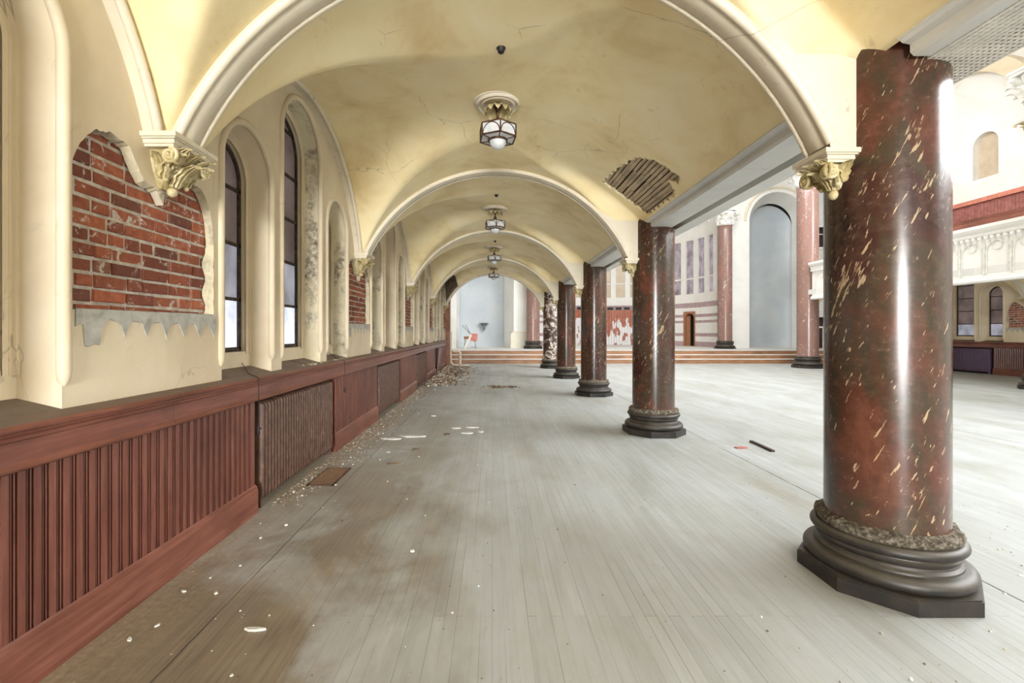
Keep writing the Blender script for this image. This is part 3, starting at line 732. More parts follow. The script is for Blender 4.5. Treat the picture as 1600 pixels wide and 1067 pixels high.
# gallery fronts
def gallery(x, sgn, y0, y1, zb, zt, lbl):
    o = empty('gallery_front', (x, y0, zb), lbl, 'balcony')
    H = zt-zb; L = y1-y0
    m = MB(); m.box(*sorted((0, sgn*.14)), 0, L, 0, H)
    m.build('front_panel', WHITE, o)
    m = MB(); fxs = -sgn
    prof = [(0, H-.30), (.05, H-.28), (.07, H-.24), (.07, H-.20), (.13, H-.14), (.17, H-.08), (.17, H), (0, H)]
    m.sweep([(fxs*a, b_) for a, b_ in prof], lambda t, p, q: (p, t, q), [0, L], caps=True)
    prof = [(0, 0), (.06, 0), (.08, .05), (.05, .10), (.05, .13), (0, .15)]
    m.sweep([(fxs*a, b_) for a, b_ in prof], lambda t, p, q: (p, t, q), [0, L], caps=True)
    y = .03
    while y < L: m.box(*sorted((0, fxs*.11)), y, min(y+.07, L), H-.36, H-.30); y += .15
    m.build('cornice', WHITE, o)
    m = MB(); y = .1; pw = .62; AM = flat('arch_relief_grey', (206, 204, 196), .7)
    while y+pw < L:
        r = pw/2-.05; c = y+pw/2
        P = [(fxs*.012, c-r, .22), (fxs*.012, c-r, H-.40-r)]+[(fxs*.012, c-r*math.cos(PI*j/12), H-.62-r*.3+r*math.sin(PI*j/12)) for j in range(13)]+[(fxs*.012, c+r, .22)]
        P[1] = (fxs*.012, c-r, H-.62-r*.3)
        m.tube(P, .018, 6); m.tube([(fxs*.012, c+.11*math.cos(2*PI*j/12), H-.55+.11*math.sin(2*PI*j/12)) for j in range(13)], .014, 6)
        m.box(*sorted((0, fxs*.03)), y-.03, y+.03, .2, H-.4); y += pw
    m.build('arcade_relief', AM, o)
    return o
gallery(12.9, 1, 5, 18.35, 2.79, 4.27, 'white panelled gallery front with dentils and arch reliefs on the right')
gallery(2.88, -1, 3.5, 18.8, 3.02, 4.4, 'white gallery front over the left arcade, seen edge-on')
# ------------------------------------------------------------------ shells above
def struct(name, m, mat, lbl, cat='wall', fix=True, smooth=False):
    return tag(m.build(name, mat, fix=fix, smooth=smooth), lbl, cat, kind='structure')
m = MB(); m.box(-2.3, 2.62, -14, 18.98, 4.22, 4.32); struct('floor_gallery_left', m, WHITE, 'gallery floor over the left aisle', 'floor')
m = MB(); m.box(12.95, 17.6, 5, 18.98, 4.22, 4.32); struct('floor_gallery_right', m, WHITE, 'gallery floor over the right aisle', 'floor')
m = MB(); m.box(-2.65, 20.5, -14.15, -14, 0, 11.6); struct('wall_rear', m, WHITE, 'rear wall behind the viewpoint')
m = MB(); m.box(-2.65, 20.5, -14, 34, 11.5, 11.65); struct('ceiling_nave', m, WHITE, 'high nave ceiling', 'ceiling')
m = MB(); m.box(17.55, 17.65, -14, 10.2, 0, 11.5); struct('wall_right_rear', m, WHITE, 'right wall nearer than the photo shows')
m = MB(); m.box(2.14, 2.735, -14, 18.98, 3.225, 3.3); struct('ceiling_beam_slab', m, STONE, 'flat soffit added over the arcade to close a light gap', 'ceiling')  # put in to stop light leaking between beam and gallery front
# right upper gallery wall with arched recess
m = MB(); cy, hw, zsp = 16.15, .42, 8.15
mp = lambda u, z: (17.5, u, z)
region(m, 5, cy-hw, 1, lambda u: 4.3, lambda u: 11.5, mp); region(m, cy+hw, 21.3, 1, lambda u: 4.3, lambda u: 11.5, mp)
region(m, cy-hw, cy+hw, 24, lambda u: zarch(u, cy, hw, zsp), lambda u: 11.5, mp, True); region(m, cy-hw, cy+hw, 1, lambda u: 4.3, lambda u: 6.97, mp)
UP = struct('wall_right_upper', m, WHITE, 'white upper wall above the right gallery', fix=False)
P = [(cy-hw, 6.97)]+[(cy-hw*math.cos(PI*j/20), zsp+hw*math.sin(PI*j/20)) for j in range(21)]+[(cy+hw, 6.97), (cy-hw, 6.97)]
m = MB(); m.grid([[(17.5, u, z) for u, z in P], [(17.75, u, z) for u, z in P]]); m.build('window_reveal', STONE, UP, fix=False)
m = MB(); m.add([(17.7, cy-hw, 6.9), (17.7, cy+hw, 6.9), (17.7, cy+hw, 8.7), (17.7, cy-hw, 8.7)], [(0, 1, 2, 3)]); tag(m.build('covered_pane', GL_TAN, UP, fix=False), 'tan boarded arched window')
m = MB(); ay, az = 15.9, 8.4
for R_ in (2.5,):
    m.sweep([(R_, 17.5), (R_, 17.1), (R_+.5, 17.1), (R_+.5, 17.5)], lambda t, r, x: (x, ay+1.2+r*math.cos(t), az+r*math.sin(t)), [PI*i/40 for i in range(41)], closed=True, caps=True)
struct('trim_%d' % TR[0], m, CREAM, 'broad cream arch over the right gallery window', 'arch', smooth=True); TR[0] += 1
corbel((17.5, 14.3, 8.3), -1, 1.1, .55, .5, 'pale moulded corbel high on the right gallery wall', WHITE, grp=None)
corbel((13.9, 11.2, 9.4), -1, .7, .5, .8, 'white leafy corbel at the upper right photo edge', WHITE, grp=None)
# red wainscot on the upper gallery
bw = MB(); y = 5
while y < 19: bw.box(17.42, 17.5, y, y+.10, 4.3, 6.12); y += .108
bw.box(17.44, 17.5, 5, 19, 4.3, 6.1); GW = struct('trim_%d' % TR[0], bw, flat('faded_red_boards', (140, 84, 78), .5, (168, 108, 100)), 'faded red boarding along the upper gallery wall', 'panelling'); TR[0] += 1
m = MB(); m.box(17.34, 17.5, 5, 19, 6.1, 6.25); m.build('cap_rail', flat('pink_rail', (190, 120, 100), .5), GW)
m = MB(); m.box(14.8, 16.6, 5, 18.2, 4.32, 4.85); m.box(16.0, 17.3, 5, 18.2, 4.6, 5.25)
struct('trim_%d' % TR[0], m, MAHOGY, 'dusty stepped wooden tiers of the upper gallery', 'tier'); TR[0] += 1
# ------------------------------------------------------------------ wainscot
def wains(side, segs, y0, y1, rad):
    fx = lambda v: v if side > 0 else MIRX-v
    S = 'left' if side > 0 else 'right'
    m = MB()
    prof = [(-2.30, 1.205), (-2.04, 1.142), (-1.885, 1.138), (-1.868, 1.130), (-1.862, 1.118), (-1.868, 1.104), (-1.882, 1.098), (-1.886, 1.086), (-1.900, 1.078), (-1.908, 1.060), (-1.925, 1.052), (-1.925, .965), (-1.918, .955), (-1.912, .945), (-1.918, .935), (-1.93, .928), (-1.99, .925), (-2.0, .93)]
    ys = [y0+(y1-y0)*i/10 for i in range(11)]
    for a, c in zip(ys, ys[1:]): m.sweep(prof, lambda t, p, q: (fx(p), t, q), [a+.001, c-.001])
    tag(m.build('trim_%d' % TR[0], MAHOGY, smooth=True, angle=25), 'glossy mahogany sill rail capping the %s wainscot' % S, 'rail', kind='structure'); TR[0] += 1
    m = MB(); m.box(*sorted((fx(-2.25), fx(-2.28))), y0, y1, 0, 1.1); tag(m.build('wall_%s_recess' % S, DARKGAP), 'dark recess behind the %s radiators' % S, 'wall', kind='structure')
    bprof = [(-1.96, .235), (-1.955, .225), (-1.945, .215), (-1.945, .20), (-1.938, .192), (-1.938, 0), (-2.2, 0)]
    m = MB()
    for a, c, *_ in segs: m.sweep(bprof, lambda t, p, q: (fx(p), t, q), [a-.01, c+.01], caps=True)
    tag(m.build('baseboard_%s' % S, MAHOGY), 'broad red-brown baseboard under the %s wainscot' % S, 'baseboard', kind='structure')
    for a, c, lb in segs:
        m = MB(); P = [(-2.2, a), (-1.962, a)]; y = a+.004
        while y < c-.07:
            P += [(-1.960, y), (-1.960, y+.025), (-1.994, y+.0255), (-1.994, y+.0325), (-1.966, y+.033), (-1.962, y+.036), (-1.966, y+.039), (-1.994, y+.0395), (-1.994, y+.0465), (-1.966, y+.047), (-1.962, y+.050), (-1.966, y+.053), (-1.994, y+.0535), (-1.994, y+.0605), (-1.960, y+.061)]
            y += .067
        P += [(-1.962, c), (-2.2, c)]
        m.grid([[(fx(p), q, .19) for p, q in P], [(fx(p), q, .95) for p, q in P]])
        tag(m.build('trim_%d' % TR[0], MAHOG), lb, 'panelling', kind='structure'); TR[0] += 1
wains(1, [(-14, -.28, 'reeded mahogany wainscot behind the viewpoint'), (-.26, 3.76, 'long reeded mahogany wainscot under the large brick patch'), (5.68, 7.76, 'reeded wainscot between first and second radiator'), (9.68, 11.76, 'reeded wainscot between second and third radiator'), (13.68, 15.76, 'reeded wainscot beyond the third radiator'), (16.9, 19.4, 'reeded wainscot at the ruined far end')], -14, 19.5, None)
wains(-1, [(8, 11.76, 'wainscot of far right aisle, nearest span'), (13.68, 15.85, 'dark red wainscot under the far right brick patch'), (17.9, 19.4, 'short wainscot of far right aisle, farthest span')], 8, 19.5, None)
# ------------------------------------------------------------------ radiators
def radiator(loc, lbl, side=1, mat=IRON, first=None, L=1.72):
    o = empty('radiator', loc, lbl, 'radiator', 'cast iron radiators under the sill rail')
    n = 30; p = L/n
    m = MB()
    # one section seen from its end: rounded slab with three columns, bevelled
    def outline(g):
        hw_, z0, z1, r = .10-g, .06+g, .90-g, .045
        pts = []
        for cx, cz, a0 in ((hw_-r, z0+r, -PI/2), (hw_-r, z1-r, 0), (-hw_+r, z1-r, PI/2), (-hw_+r, z0+r, PI)):
            pts += [(cx+r*math.cos(a0+PI/2*i/4), cz+r*math.sin(a0+PI/2*i/4)) for i in range(5)]
        return pts
    rows = [[(x, y, z) for x, z in outline(g)] for y, g in ((-p*.38, .020), (-p*.32, .008), (-p*.18, 0), (p*.18, 0), (p*.32, .008), (p*.38, .020))]
    m.grid(rows, True); N_ = len(rows[0]); m.f.append(tuple(range(N_))); m.f.append(tuple(range(len(m.v)-N_, len(m.v))))
    for z in (.14, .48, .82): m.tube([(0, -p/2, z), (0, p/2, z)], .03, 8)
    s0 = m.build('section', mat, o, smooth=True, angle=50); s0.location = (0, p/2, 0)
    for i in range(1, n):
        s = s0.copy(); COL.objects.link(s); s.parent = o; s.location = (0, p*(i+.5), 0)
    for y in (p/2, L-p/2):
        f = MB(); f.box(-.08, .08, y-.018, y+.018, 0, .08); f.build('foot', mat, o)
    f = MB(); f.tube([(0, L, .14), (0, L+.05, .14), (0, L+.06, .10), (0, L+.06, 0)], .018, 8); f.lathe([(.012, .14), (.03, .15), (.03, .18), (.012, .19)], 10, 0, L+.06, 0); f.build('valve_pipe', mat, o, smooth=True)
    return o
RL = ['nearest brown cast-iron radiator under the sill rail', 'second brown radiator along the wainscot', 'third small-looking brown radiator along the wainscot']
for k in range(3): radiator((-2.05, 3.86+4*k, 0), RL[k])
radiator((MIRX+2.05, 15.98, 0), 'distant purplish radiator of the far right aisle', mat=flat('purple_iron', (92, 72, 96), .5))
# leaning board and broken panel at far bay
m = MB(); M = Matrix.Translation((-1.93, 16.0, 0)) @ Matrix.Rotation(.12, 4, 'Y') @ Matrix.Rotation(-.05, 4, 'X')
for i in range(7): m.box(-.02, .0, i*.115, i*.115+.11, .02, .92, M)
tag(m.build('loose_panel', MAHOG), 'loose reeded boards leaning in the last radiator recess', 'panel')
# floor grille
g = empty('floor_grille', (-1.80, 4.42, 0), 'rusty slotted floor grille beside the nearest radiator', 'grille')
m = MB(); m.box(0, .26, 0, .56, -.01, .003); m.build('backing', BLACK, g)
m = MB()
for q in ((0, .26, 0, .02), (0, .26, .54, .56), (0, .015, 0, .56), (.245, .26, 0, .56)): m.box(*q, .0, .012)
m.build('frame', IRON, g)
m = MB()
for i in range(13): m.box(.01+i*.0193, .018+i*.0193, .01, .55, .0, .010)
tag(m.build('slats', flat('rusty_slats', (136, 104, 78), .6), g))
# ------------------------------------------------------------------ cords over the sill
def cord(y, z1, lbl):
    o = empty('window_cord', (-1.87, y, 1.13), lbl, 'cord')
    m = MB(); P = [(-.40, .42, .20), (-.3, .34, .085), (-.15, .16, .020), (-.01, .01, .012), (.012, 0, 0), (.012, 0, -.04), (.012, .003, -.25), (.010, 0, z1)]
    m.tube(P, .0032, 6); fl = m.build('flex', BLACK, o)
    m = MB(); m.lathe([(.004, .0), (.011, -.008), (.012, -.06), (.006, -.07)], 10, .012, 0, z1); m.ball((.03, 0, z1-.02), .008); m.build('toggle', BLACK, fl, smooth=True)
cord(3.62, -.38, 'dark cord draped over the sill left of the nearest radiator'); cord(5.74, -.33, 'dark cord draped over the sill right of the nearest radiator')
# ------------------------------------------------------------------ pendant lamps
def lamp(loc, lbl):
    o = empty('pendant_lamp', loc, lbl, 'ceiling lamp', 'hexagonal pendant lamps down the aisle')
    m = MB(); m.lathe([(.02, -.015), (.13, -.015), (.15, -.03), (.17, -.035), (.18, -.022), (.195, -.02), (.215, -.035), (.225, -.03), (.235, -.012), (.25, -.010), (.262, .01), (.262, .10)][::-1], 56); m.build('ceiling_rose', TRIM, o, smooth=True, angle=35)
    m = MB()
    for i in range(12):
        a = 2*PI*i/12; leaf(m, (.055*math.cos(a), .055*math.sin(a), -.02), (0, 0, -1), (math.cos(a), math.sin(a), -.25), .125, .046, .055, 7, 9)
    m.build('leaf_ring', CAPM, o, smooth=True, fix=False, angle=80)
    m = MB(); m.lathe([(.045, -.03), (.048, -.045), (.035, -.07), (.016, -.10), (.013, -.155), (.026, -.165), (.030, -.20), (.028, -.225), (.014, -.235)][::-1], 16); m.tube([(0, 0, -.2), (0, 0, -.42)], .007, 6)
    for i in range(4):
        a = PI/4+i*PI/2; m.tube([(.022*math.cos(a), .022*math.sin(a), -.17), (.036*math.cos(a), .036*math.sin(a), -.21), (.026*math.cos(a), .026*math.sin(a), -.26)], .006, 6)
    m.build('stem', BRONZE, o, smooth=True)
    R = .205; zt, zb = -.262, -.385; A = [PI/6+.12+i*PI/3 for i in range(6)]
    P = [(R*math.cos(a), R*math.sin(a)) for a in A]
    m = MB()
    for i in range(6):
        (x0, y0), (x1, y1) = P[i], P[(i+1) % 6]
        m.tube([(x0, y0, zt), (x1, y1, zt)], .007, 6); m.tube([(x0, y0, zb), (x1, y1, zb)], .009, 6); m.tube([(x0, y0, zt), (x0, y0, zb)], .008, 6)
        m.tube([(x0, y0, zt), (0, 0, zt+.03)], .005, 6); m.tube([(x0, y0, zb), (.095*math.cos(A[i]), .095*math.sin(A[i]), zb-.012)], .006, 6)
        q = []
        for j in range(13):
            t = j/12; s_ = .5-.46*math.cos(PI*t); q.append((x0+(x1-x0)*s_, y0+(y1-y0)*s_, zb+.008+.105*math.sin(PI*t)))
        m.tube(q, .005, 6)
    m.lathe([(.088, -.39), (.104, -.392), (.106, -.408), (.09, -.412)], 28); lf = m.build('lantern_frame', BRONZE, o, smooth=True)
    m = MB(); r1 = R-.005
    for i in range(6):
        a, c = A[i], A[(i+1) % 6]
        m.add([(r1*math.cos(a), r1*math.sin(a), zt), (r1*math.cos(c), r1*math.sin(c), zt), (r1*math.cos(c), r1*math.sin(c), zb), (r1*math.cos(a), r1*math.sin(a), zb), (.09*math.cos(c), .09*math.sin(c), zb-.01), (.09*math.cos(a), .09*math.sin(a), zb-.01), (0, 0, zt+.028)], [(0, 1, 2, 3), (3, 2, 4, 5), (0, 6, 1)])
    m.build('glass_panel', GLOBE, lf, fix=False)
    m = MB(); m.lathe([(.086, -.385), (.089, -.41), (.086, -.435), (.070, -.462), (.048, -.482), (.02, -.492), (.001, -.494)][::-1], 28, caps=False); m.build('globe', GLOBE, lf, smooth=True)
    return o
L0 = lamp((.06, 4.85, 3.935), 'nearest and largest hexagonal glass pendant lamp under the vault')
dup(L0, (.06, 9.0, 3.93), 'second hexagonal pendant lamp from the viewer')
dup(L0, (.06, 13.1, 3.93), 'third hexagonal pendant lamp from the viewer')
dup(L0, (.06, 17.15, 3.93), 'farthest hexagonal pendant lamp, in front of the blue niche')
def knob(loc, lbl):
    m = MB(); m.lathe([(.038, .03), (.040, -.005), (.030, -.02), (.026, -.04), (.012, -.05)][::-1], 16)
    q = m.build('ceiling_socket', BLACK, smooth=True); q.location = loc; tag(q, lbl, 'socket', 'black ceiling sockets')
for y_, l_ in ((3.93, 'black round ceiling socket in front of the nearest lamp'), (8.05, 'small black ceiling socket in front of the second lamp'), (12.1, 'tiny black ceiling socket in front of the third lamp')):
    knob((.075, y_-.1, vz(.075, ((y_-2.8) % 4)-2)-.0), l_)
# ------------------------------------------------------------------ stage, steps
m = MB(); m.box(-4, 20.5, 21.35, 34, -.25, .18); m.box(-4, 20.5, 21.9, 34, .18, .36); m.box(-4, 20.5, 22.5, 34, .36, .55)
ST = struct('steps_stage', m, STEPM, 'three long wooden steps up to the stage', 'steps')
m = MB()
for y0, z, y1 in ((21.32, .18, 21.9), (21.87, .36, 22.5), (22.47, .55, 34)): m.box(-4, 20.5, y0, y1, z, z+.022)
m.build('dusty_tread', STEPT, ST)
# back wall with two niches and apse opening
YB = 25.3
m = MB(); mp = lambda u, z: (u, YB, z)
full = lambda lo: (lambda u: lo)
NI = [(-.40, 1.6, 7.66), (15.9, 1.6, 7.66)]
AL, AR = 2.4, 13.1
region(m, -4, -2.0, 1, full(.5), full(11.5), mp); region(m, 1.2, AL, 1, full(.5), full(11.5), mp); region(m, AR, 14.3, 1, full(.5), full(11.5), mp); region(m, 17.5, 17.75, 1, full(.5), full(11.5), mp); region(m, 18.5, 20.5, 1, full(.5), full(11.5), mp)
for c, h, zs in NI: region(m, c-h, c+h, 40, lambda u: zarch(u, c, h, zs), full(11.5), mp, True)
AC = (7.75, 27.0); AR_ = 5.35
region(m, AL, AR, 48, lambda u: 9.0+math.sqrt(max(0, 5.35**2-(u-7.75)**2))*.42, full(11.5), mp, True)
for (z0, z1) in ((.5, .56), (2.3, 6.0), (7.3, 11.5)): region(m, 17.75, 18.5, 1, full(z0), full(z1), mp)
BW = struct('wall_back', m, WHITE, 'white back wall of the stage with two tall blue niches', fix=False)
m = MB(); m.add([(17.7, YB+.3, .5), (18.6, YB+.3, .5), (18.6, YB+.3, 8), (17.7, YB+.3, 8)], [(0, 1, 2, 3)]); m.build('dark_opening', flat('dim_opening', (70, 56, 56), .6), BW, fix=False)
m = MB(); m.box(17.75, 18.5, YB+.1, YB+.16, 6.9, 6.96); m.box(18.1, 18.15, YB+.1, YB+.16, 6, 7.3); m.build('window_bar', TRIM, BW)
for c, h, zs, cc, hh, zz in ((-.40, 1.6, 7.66, -.60, 1.30, 7.7), (15.9, 1.6, 7.66, 16.2, 1.24, 7.7)):
    def ol(C, Hh, Z, y): return [(C-Hh, y, .55)]+[(C-Hh*math.cos(PI*j/40), y, Z+Hh*math.sin(PI*j/40)) for j in range(41)]+[(C+Hh, y, .55)]
    m = MB(); m.grid([ol(c, h, zs, YB), ol(cc, hh, zz, 26.5)]); m.build('niche_reveal', WHITE, BW, smooth=True, fix=False)
    m = MB(); rows = []
    for i in range(21):
        a = PI*i/20; x = cc-hh*math.cos(a); dep = .35*math.sin(a); tz = zz+math.sqrt(max(hh*hh-(x-cc)**2, 0))
        rows.append([(x, 26.5+dep, .55+(tz-.55)*j/10) for j in range(11)])
    m.grid(rows); q = m.build('niche_back', BLUE, BW, smooth=True, fix=False); tag(q, 'tall blue-grey arched niche %s' % ('seen through the aisle arch' if cc < 5 else 'right of the stage'))
    m = MB(); m.tube([(p[0], p[1]-.02, p[2]) for p in ol(c, h+.25, zs, YB)][1:-1], .07, 8); m.build('niche_hood', TRIM, BW, smooth=True)
# apse
def ap(ang, z, r=AR_): return (AC[0]+r*math.cos(ang), AC[1]+r*math.sin(ang), z)
apm = N('striped_apse'); _p = apm.world(); _z = apm.xyz(_p)[2]
wv = apm.ramp(apm.noise(_p, 1.5, 4), [(.3, (228, 226, 220)), (.7, (240, 238, 232))]); st = apm.ramp(apm.noise(_p, 9, 5), [(.3, (158, 132, 134)), (.7, (192, 170, 172))])
zn = apm.math('DIVIDE', _z, 4.0)
f = apm.ramp(zn, [(0, 1.0), (.218, 1.0), (.2185, 0.0), (.30, 0.0), (.3005, 1.0), (.35, 1.0), (.3505, 0.0), (.51, 0.0), (.5105, 1.0), (.55, 1.0), (.5505, 0.0), (.60, 0.0), (.6005, 1.0), (.645, 1.0), (.6455, 0.0), (.75, 0.0), (.7505, 1.0), (.83, 1.0), (.8305, 0.0)][:19], 'CONSTANT')
apm.color(apm.mix(f, wv, st)); apm.rough(.7)
m = MB(); DR = math.radians
mp = lambda u, z: ap(u, z)
wins = [3+10.4*i for i in range(18)]
prev = -6.0
zlo, zhi = 3.9, 7.3
segs = []
for wa in wins:
    if wa-3.3 > prev: segs.append((prev, wa-3.3, False))
    segs.append((wa-3.3, wa+3.3, True)); prev = wa+3.3
segs.append((prev, 186, False))
for a, c, isw in segs:
    A0, A1 = DR(a), DR(c)
    if abs((a+c)/2-23.8) < 2.5 and isw:
        pass
    rng = [(3.35, zlo), (zhi, 11.5)] if isw else [(3.35, 11.5)]
    for lo_, hi_ in rng: region(m, A0, A1, 2, full(lo_), full(hi_), mp)
D0, D1, DS = DR(19.6), DR(27.6), 2.3
region(m, DR(-6), D0, 6, full(.5), full(3.35), mp); region(m, D1, DR(186), 50, full(.5), full(3.35), mp)
dc, dh = (D0+D1)/2, (D1-D0)/2
region(m, D0, D1, 20, lambda u: DS+.37*math.sqrt(max(0, 1-((u-dc)/dh)**2)), full(3.35), mp, True)
m.add([(AR, YB, .5), (AR, YB, 11.5), ap(0, 11.5), ap(0, .5)], [(0, 1, 2, 3)]); m.add([(AL, YB, .5), (AL, YB, 11.5), ap(PI, 11.5), ap(PI, .5)], [(0, 1, 2, 3)])
AW = struct('wall_apse', m, apm.m, 'curved white apse wall banded with mauve stripes', fix=False)
m = MB(); pts = [(D0, .55), (D0, DS)]+[(dc-dh*math.cos(PI*j/14), DS+.37*math.sin(PI*j/14)) for j in range(15)]+[(D1, DS), (D1, .55)]
m.grid([[ap(u, z, AR_-.03) for u, z in pts], [ap(u, z, AR_+.5) for u, z in pts]]); 
rect = [(D0-.03, .55), (D0-.03, 2.85), (D1+.03, 2.85), (D1+.03, .55)]
BROWNW = flat('brown_doorway', (150, 104, 74), .6); DO = tag(m.build('door_1', BROWNW, fix=False), 'small arched brown doorway in the striped apse', 'door', kind='structure')
m = MB()
region(m, D0-.02, D0, 1, full(.55), full(2.78), lambda u, z: ap(u, z, AR_-.03)); region(m, D1, D1+.02, 1, full(.55), full(2.78), lambda u, z: ap(u, z, AR_-.03))
region(m, D0, D1, 20, lambda u: DS+.37*math.sqrt(max(0, 1-((u-dc)/dh)**2)), full(2.78), lambda u, z: ap(u, z, AR_-.03), True)
m.build('door_surround', BROWNW, DO, fix=False)
m = MB(); m.add([ap(D0-.1, .55, AR_+.5), ap(D1+.1, .55, AR_+.5), ap(D1+.1, 2.8, AR_+.5), ap(D0-.1, 2.8, AR_+.5)], [(0, 1, 2, 3)]); m.build('dark_passage', DARKGAP, DO, fix=False)
m = MB(); m.add([ap(dc+.01, .57, AR_+.12), ap(D1, .57, AR_+.1), ap(D1, 2.5, AR_+.1), ap(dc+.01, 2.5, AR_+.12)], [(0, 1, 2, 3)]); m.build('door_leaf', BROWNW, DO, fix=False)
n_ = 0
for wa in wins:
    o = tag(MB().build('window_%d' % WN[0], GL_APSE), None); bpy.data.objects.remove(o)
    m = MB(); A0, A1 = DR(wa-3.3), DR(wa+3.3)
    m.add([ap(A0, zlo, AR_+.12), ap(A1, zlo, AR_+.12), ap(A1, zhi, AR_+.12), ap(A0, zhi, AR_+.12)], [(0, 1, 2, 3)])
    tan = wa > 60
    q = m.build('window_%d' % WN[0], GL_TAN if tan else GL_APSE, fix=False); WN[0] += 1; n_ += 1
    tag(q, 'tall narrow %s window of the apse, number %d from the right' % ('tan' if tan else 'purple mottled', n_), 'window', kind='structure')
    m = MB()
    for (u0, u1) in ((A0, A0), (A1, A1)): m.add([ap(u0, zlo), ap(u0, zhi), ap(u0, zhi, AR_+.12), ap(u0, zlo, AR_+.12)], [(0, 1, 2, 3)])
    m.add([ap(A0, zlo), ap(A1, zlo), ap(A1, zlo, AR_+.12), ap(A0, zlo, AR_+.12)], [(0, 1, 2, 3)]); m.add([ap(A0, zhi), ap(A1, zhi), ap(A1, zhi, AR_+.12), ap(A0, zhi, AR_+.12)], [(0, 1, 2, 3)])
    m.add([ap(A0, 4.83, AR_+.1), ap(A1, 4.83, AR_+.1), ap(A1, 4.93, AR_+.1), ap(A0, 4.93, AR_+.1)], [(0, 1, 2, 3)])
    m.build('frame', WHITE, q, fix=False)
    if wa < 70:
        m = MB(); m.add([ap(A0+.02, 8.75, AR_-.01), ap(A1-.02, 8.75, AR_-.01), ap(A1-.02, 9.75, AR_-.01), ap(A0+.02, 9.75, AR_-.01)], [(0, 1, 2, 3)]); m.build('upper_pane', GL_APSE, AW, fix=False)
        c_ = ap(DR(wa), 8.3, AR_-.12); m = MB(); m.lathe([(.02, -.25), (.08, -.15), (.1, 0), (.2, .12), (.22, .2)], 12, *c_); m.build('bracket', WHITE, AW, smooth=True)
# red panelling at the apse back
rp = N('peeled_red_panelling'); _p = rp.world(); k = rp.ramp(rp.noise(rp.map(_p, (3, 3, 1.1)), 1.3, 3, .5), [(.47, 0.0), (.475, 1.0)])
zz = rp.xyz(_p)[2]; k = rp.math('MULTIPLY', k, rp.math('LESS_THAN', zz, 2.45)); rp.color(rp.mix(k, rp.ramp(rp.noise(_p, 6, 4), [(.3, (150, 84, 64)), (.7, (184, 112, 86))]), (226, 224, 224))); rp.rough(.5)
OP = empty('organ_panelling', (7.75, 31.6, .55), 'red wooden panelling with whitened patches at the back of the apse', 'panelling')
m = MB()
for i in range(34):
    a = DR(62+i*2.1); c_ = DR(62+i*2.1+1.95)
    q = [ap(a, .56, 4.95), ap(c_, .56, 4.95), ap(c_, 3.0, 4.95), ap(a, 3.0, 4.95), ap(a, .56, 5.05), ap(c_, .56, 5.05), ap(c_, 3.0, 5.05), ap(a, 3.0, 5.05)]
    m.add([(p[0]-7.75, p[1]-31.6, p[2]-.55) for p in q], [(0,1,2,3),(4,7,6,5),(0,4,5,1),(1,5,6,2),(2,6,7,3),(3,7,4,0)])
m.build('board', rp.m, OP)
m = MB()
for i in range(11):
    a = DR(62+i*6.5); c_ = DR(62+i*6.5+4.6)
    q = [ap(a, 3.02, 4.93), ap(c_, 3.02, 4.93), ap(c_, 3.2, 4.93), ap(a, 3.2, 4.93)]; m.add([(p[0]-7.75, p[1]-31.6, p[2]-.55) for p in q], [(0, 1, 2, 3)])
m.build('vent_slot', BLACK, OP, fix=False)
# outer shell of stage
m = MB(); m.box(-4.1, -4, 20, 34, 0, 11.5); m.box(20.5, 20.6, -14, 34, 0, 11.5); m.box(-4, 20.6, 33.9, 34, 0, 11.5); m.box(-4, -2.3, 19.9, 20, 0, 11.5); struct('wall_outer', m, WHITE, 'outer stage walls')
# brick pier at end of left wall, gallery balcony at far right
m = MB(); m.box(-2.3, -1.84, 19.5, 20.1, 0, 3.1)
q = struct('wall_left_end', m, flat('brown_end_post', (140, 96, 76), .8, (176, 128, 102), 5), 'exposed brick end pier of the window wall')
m = MB(); m.box(17.5, 19.5, 24.3, 25.26, 4.45, 5.9); m.box(17.42, 19.5, 24.2, 25.29, 5.9, 6.0); m.box(17.7, 17.9, 24.6, 25.29, 4.1, 4.45)
tag(m.build('balcony', WHITE), 'small white balcony box at the far right of the stage', 'balcony')
m = MB()
for x in (17.2, 17.5, 17.9, 18.3): m.box(x, x+.06, 24.6, 24.66, .57, 1.75)
m.box(17.2, 18.4, 24.6, 24.66, 1.7, 1.78); tag(m.build('railing', WHITE), 'white stage railing at the far right', 'railing')
# chandelier
ch = empty('chandelier', (9.4, 19.8, 6.75), 'dark ring light fitting hanging high in the nave', 'chandelier')
m = MB(); m.tube([(.38*math.cos(2*PI*i/28), .38*math.sin(2*PI*i/28), 0) for i in range(29)], .04, 8); m.lathe([(.01, -.06), (.2, -.05), (.3, .0), (.05, .06), (.01, .1)], 20); m.build('ring', flat('grey_metal', (120, 122, 128), .4), ch, smooth=True)
m = MB()
for i in range(3): a = 2*PI*i/3; m.tube([(.38*math.cos(a), .38*math.sin(a), 0), (0, 0, .9)], .008, 5)
m.tube([(0, 0, .9), (0, 0, 4.75)], .01, 5); m.build('chain', STEEL, ch)
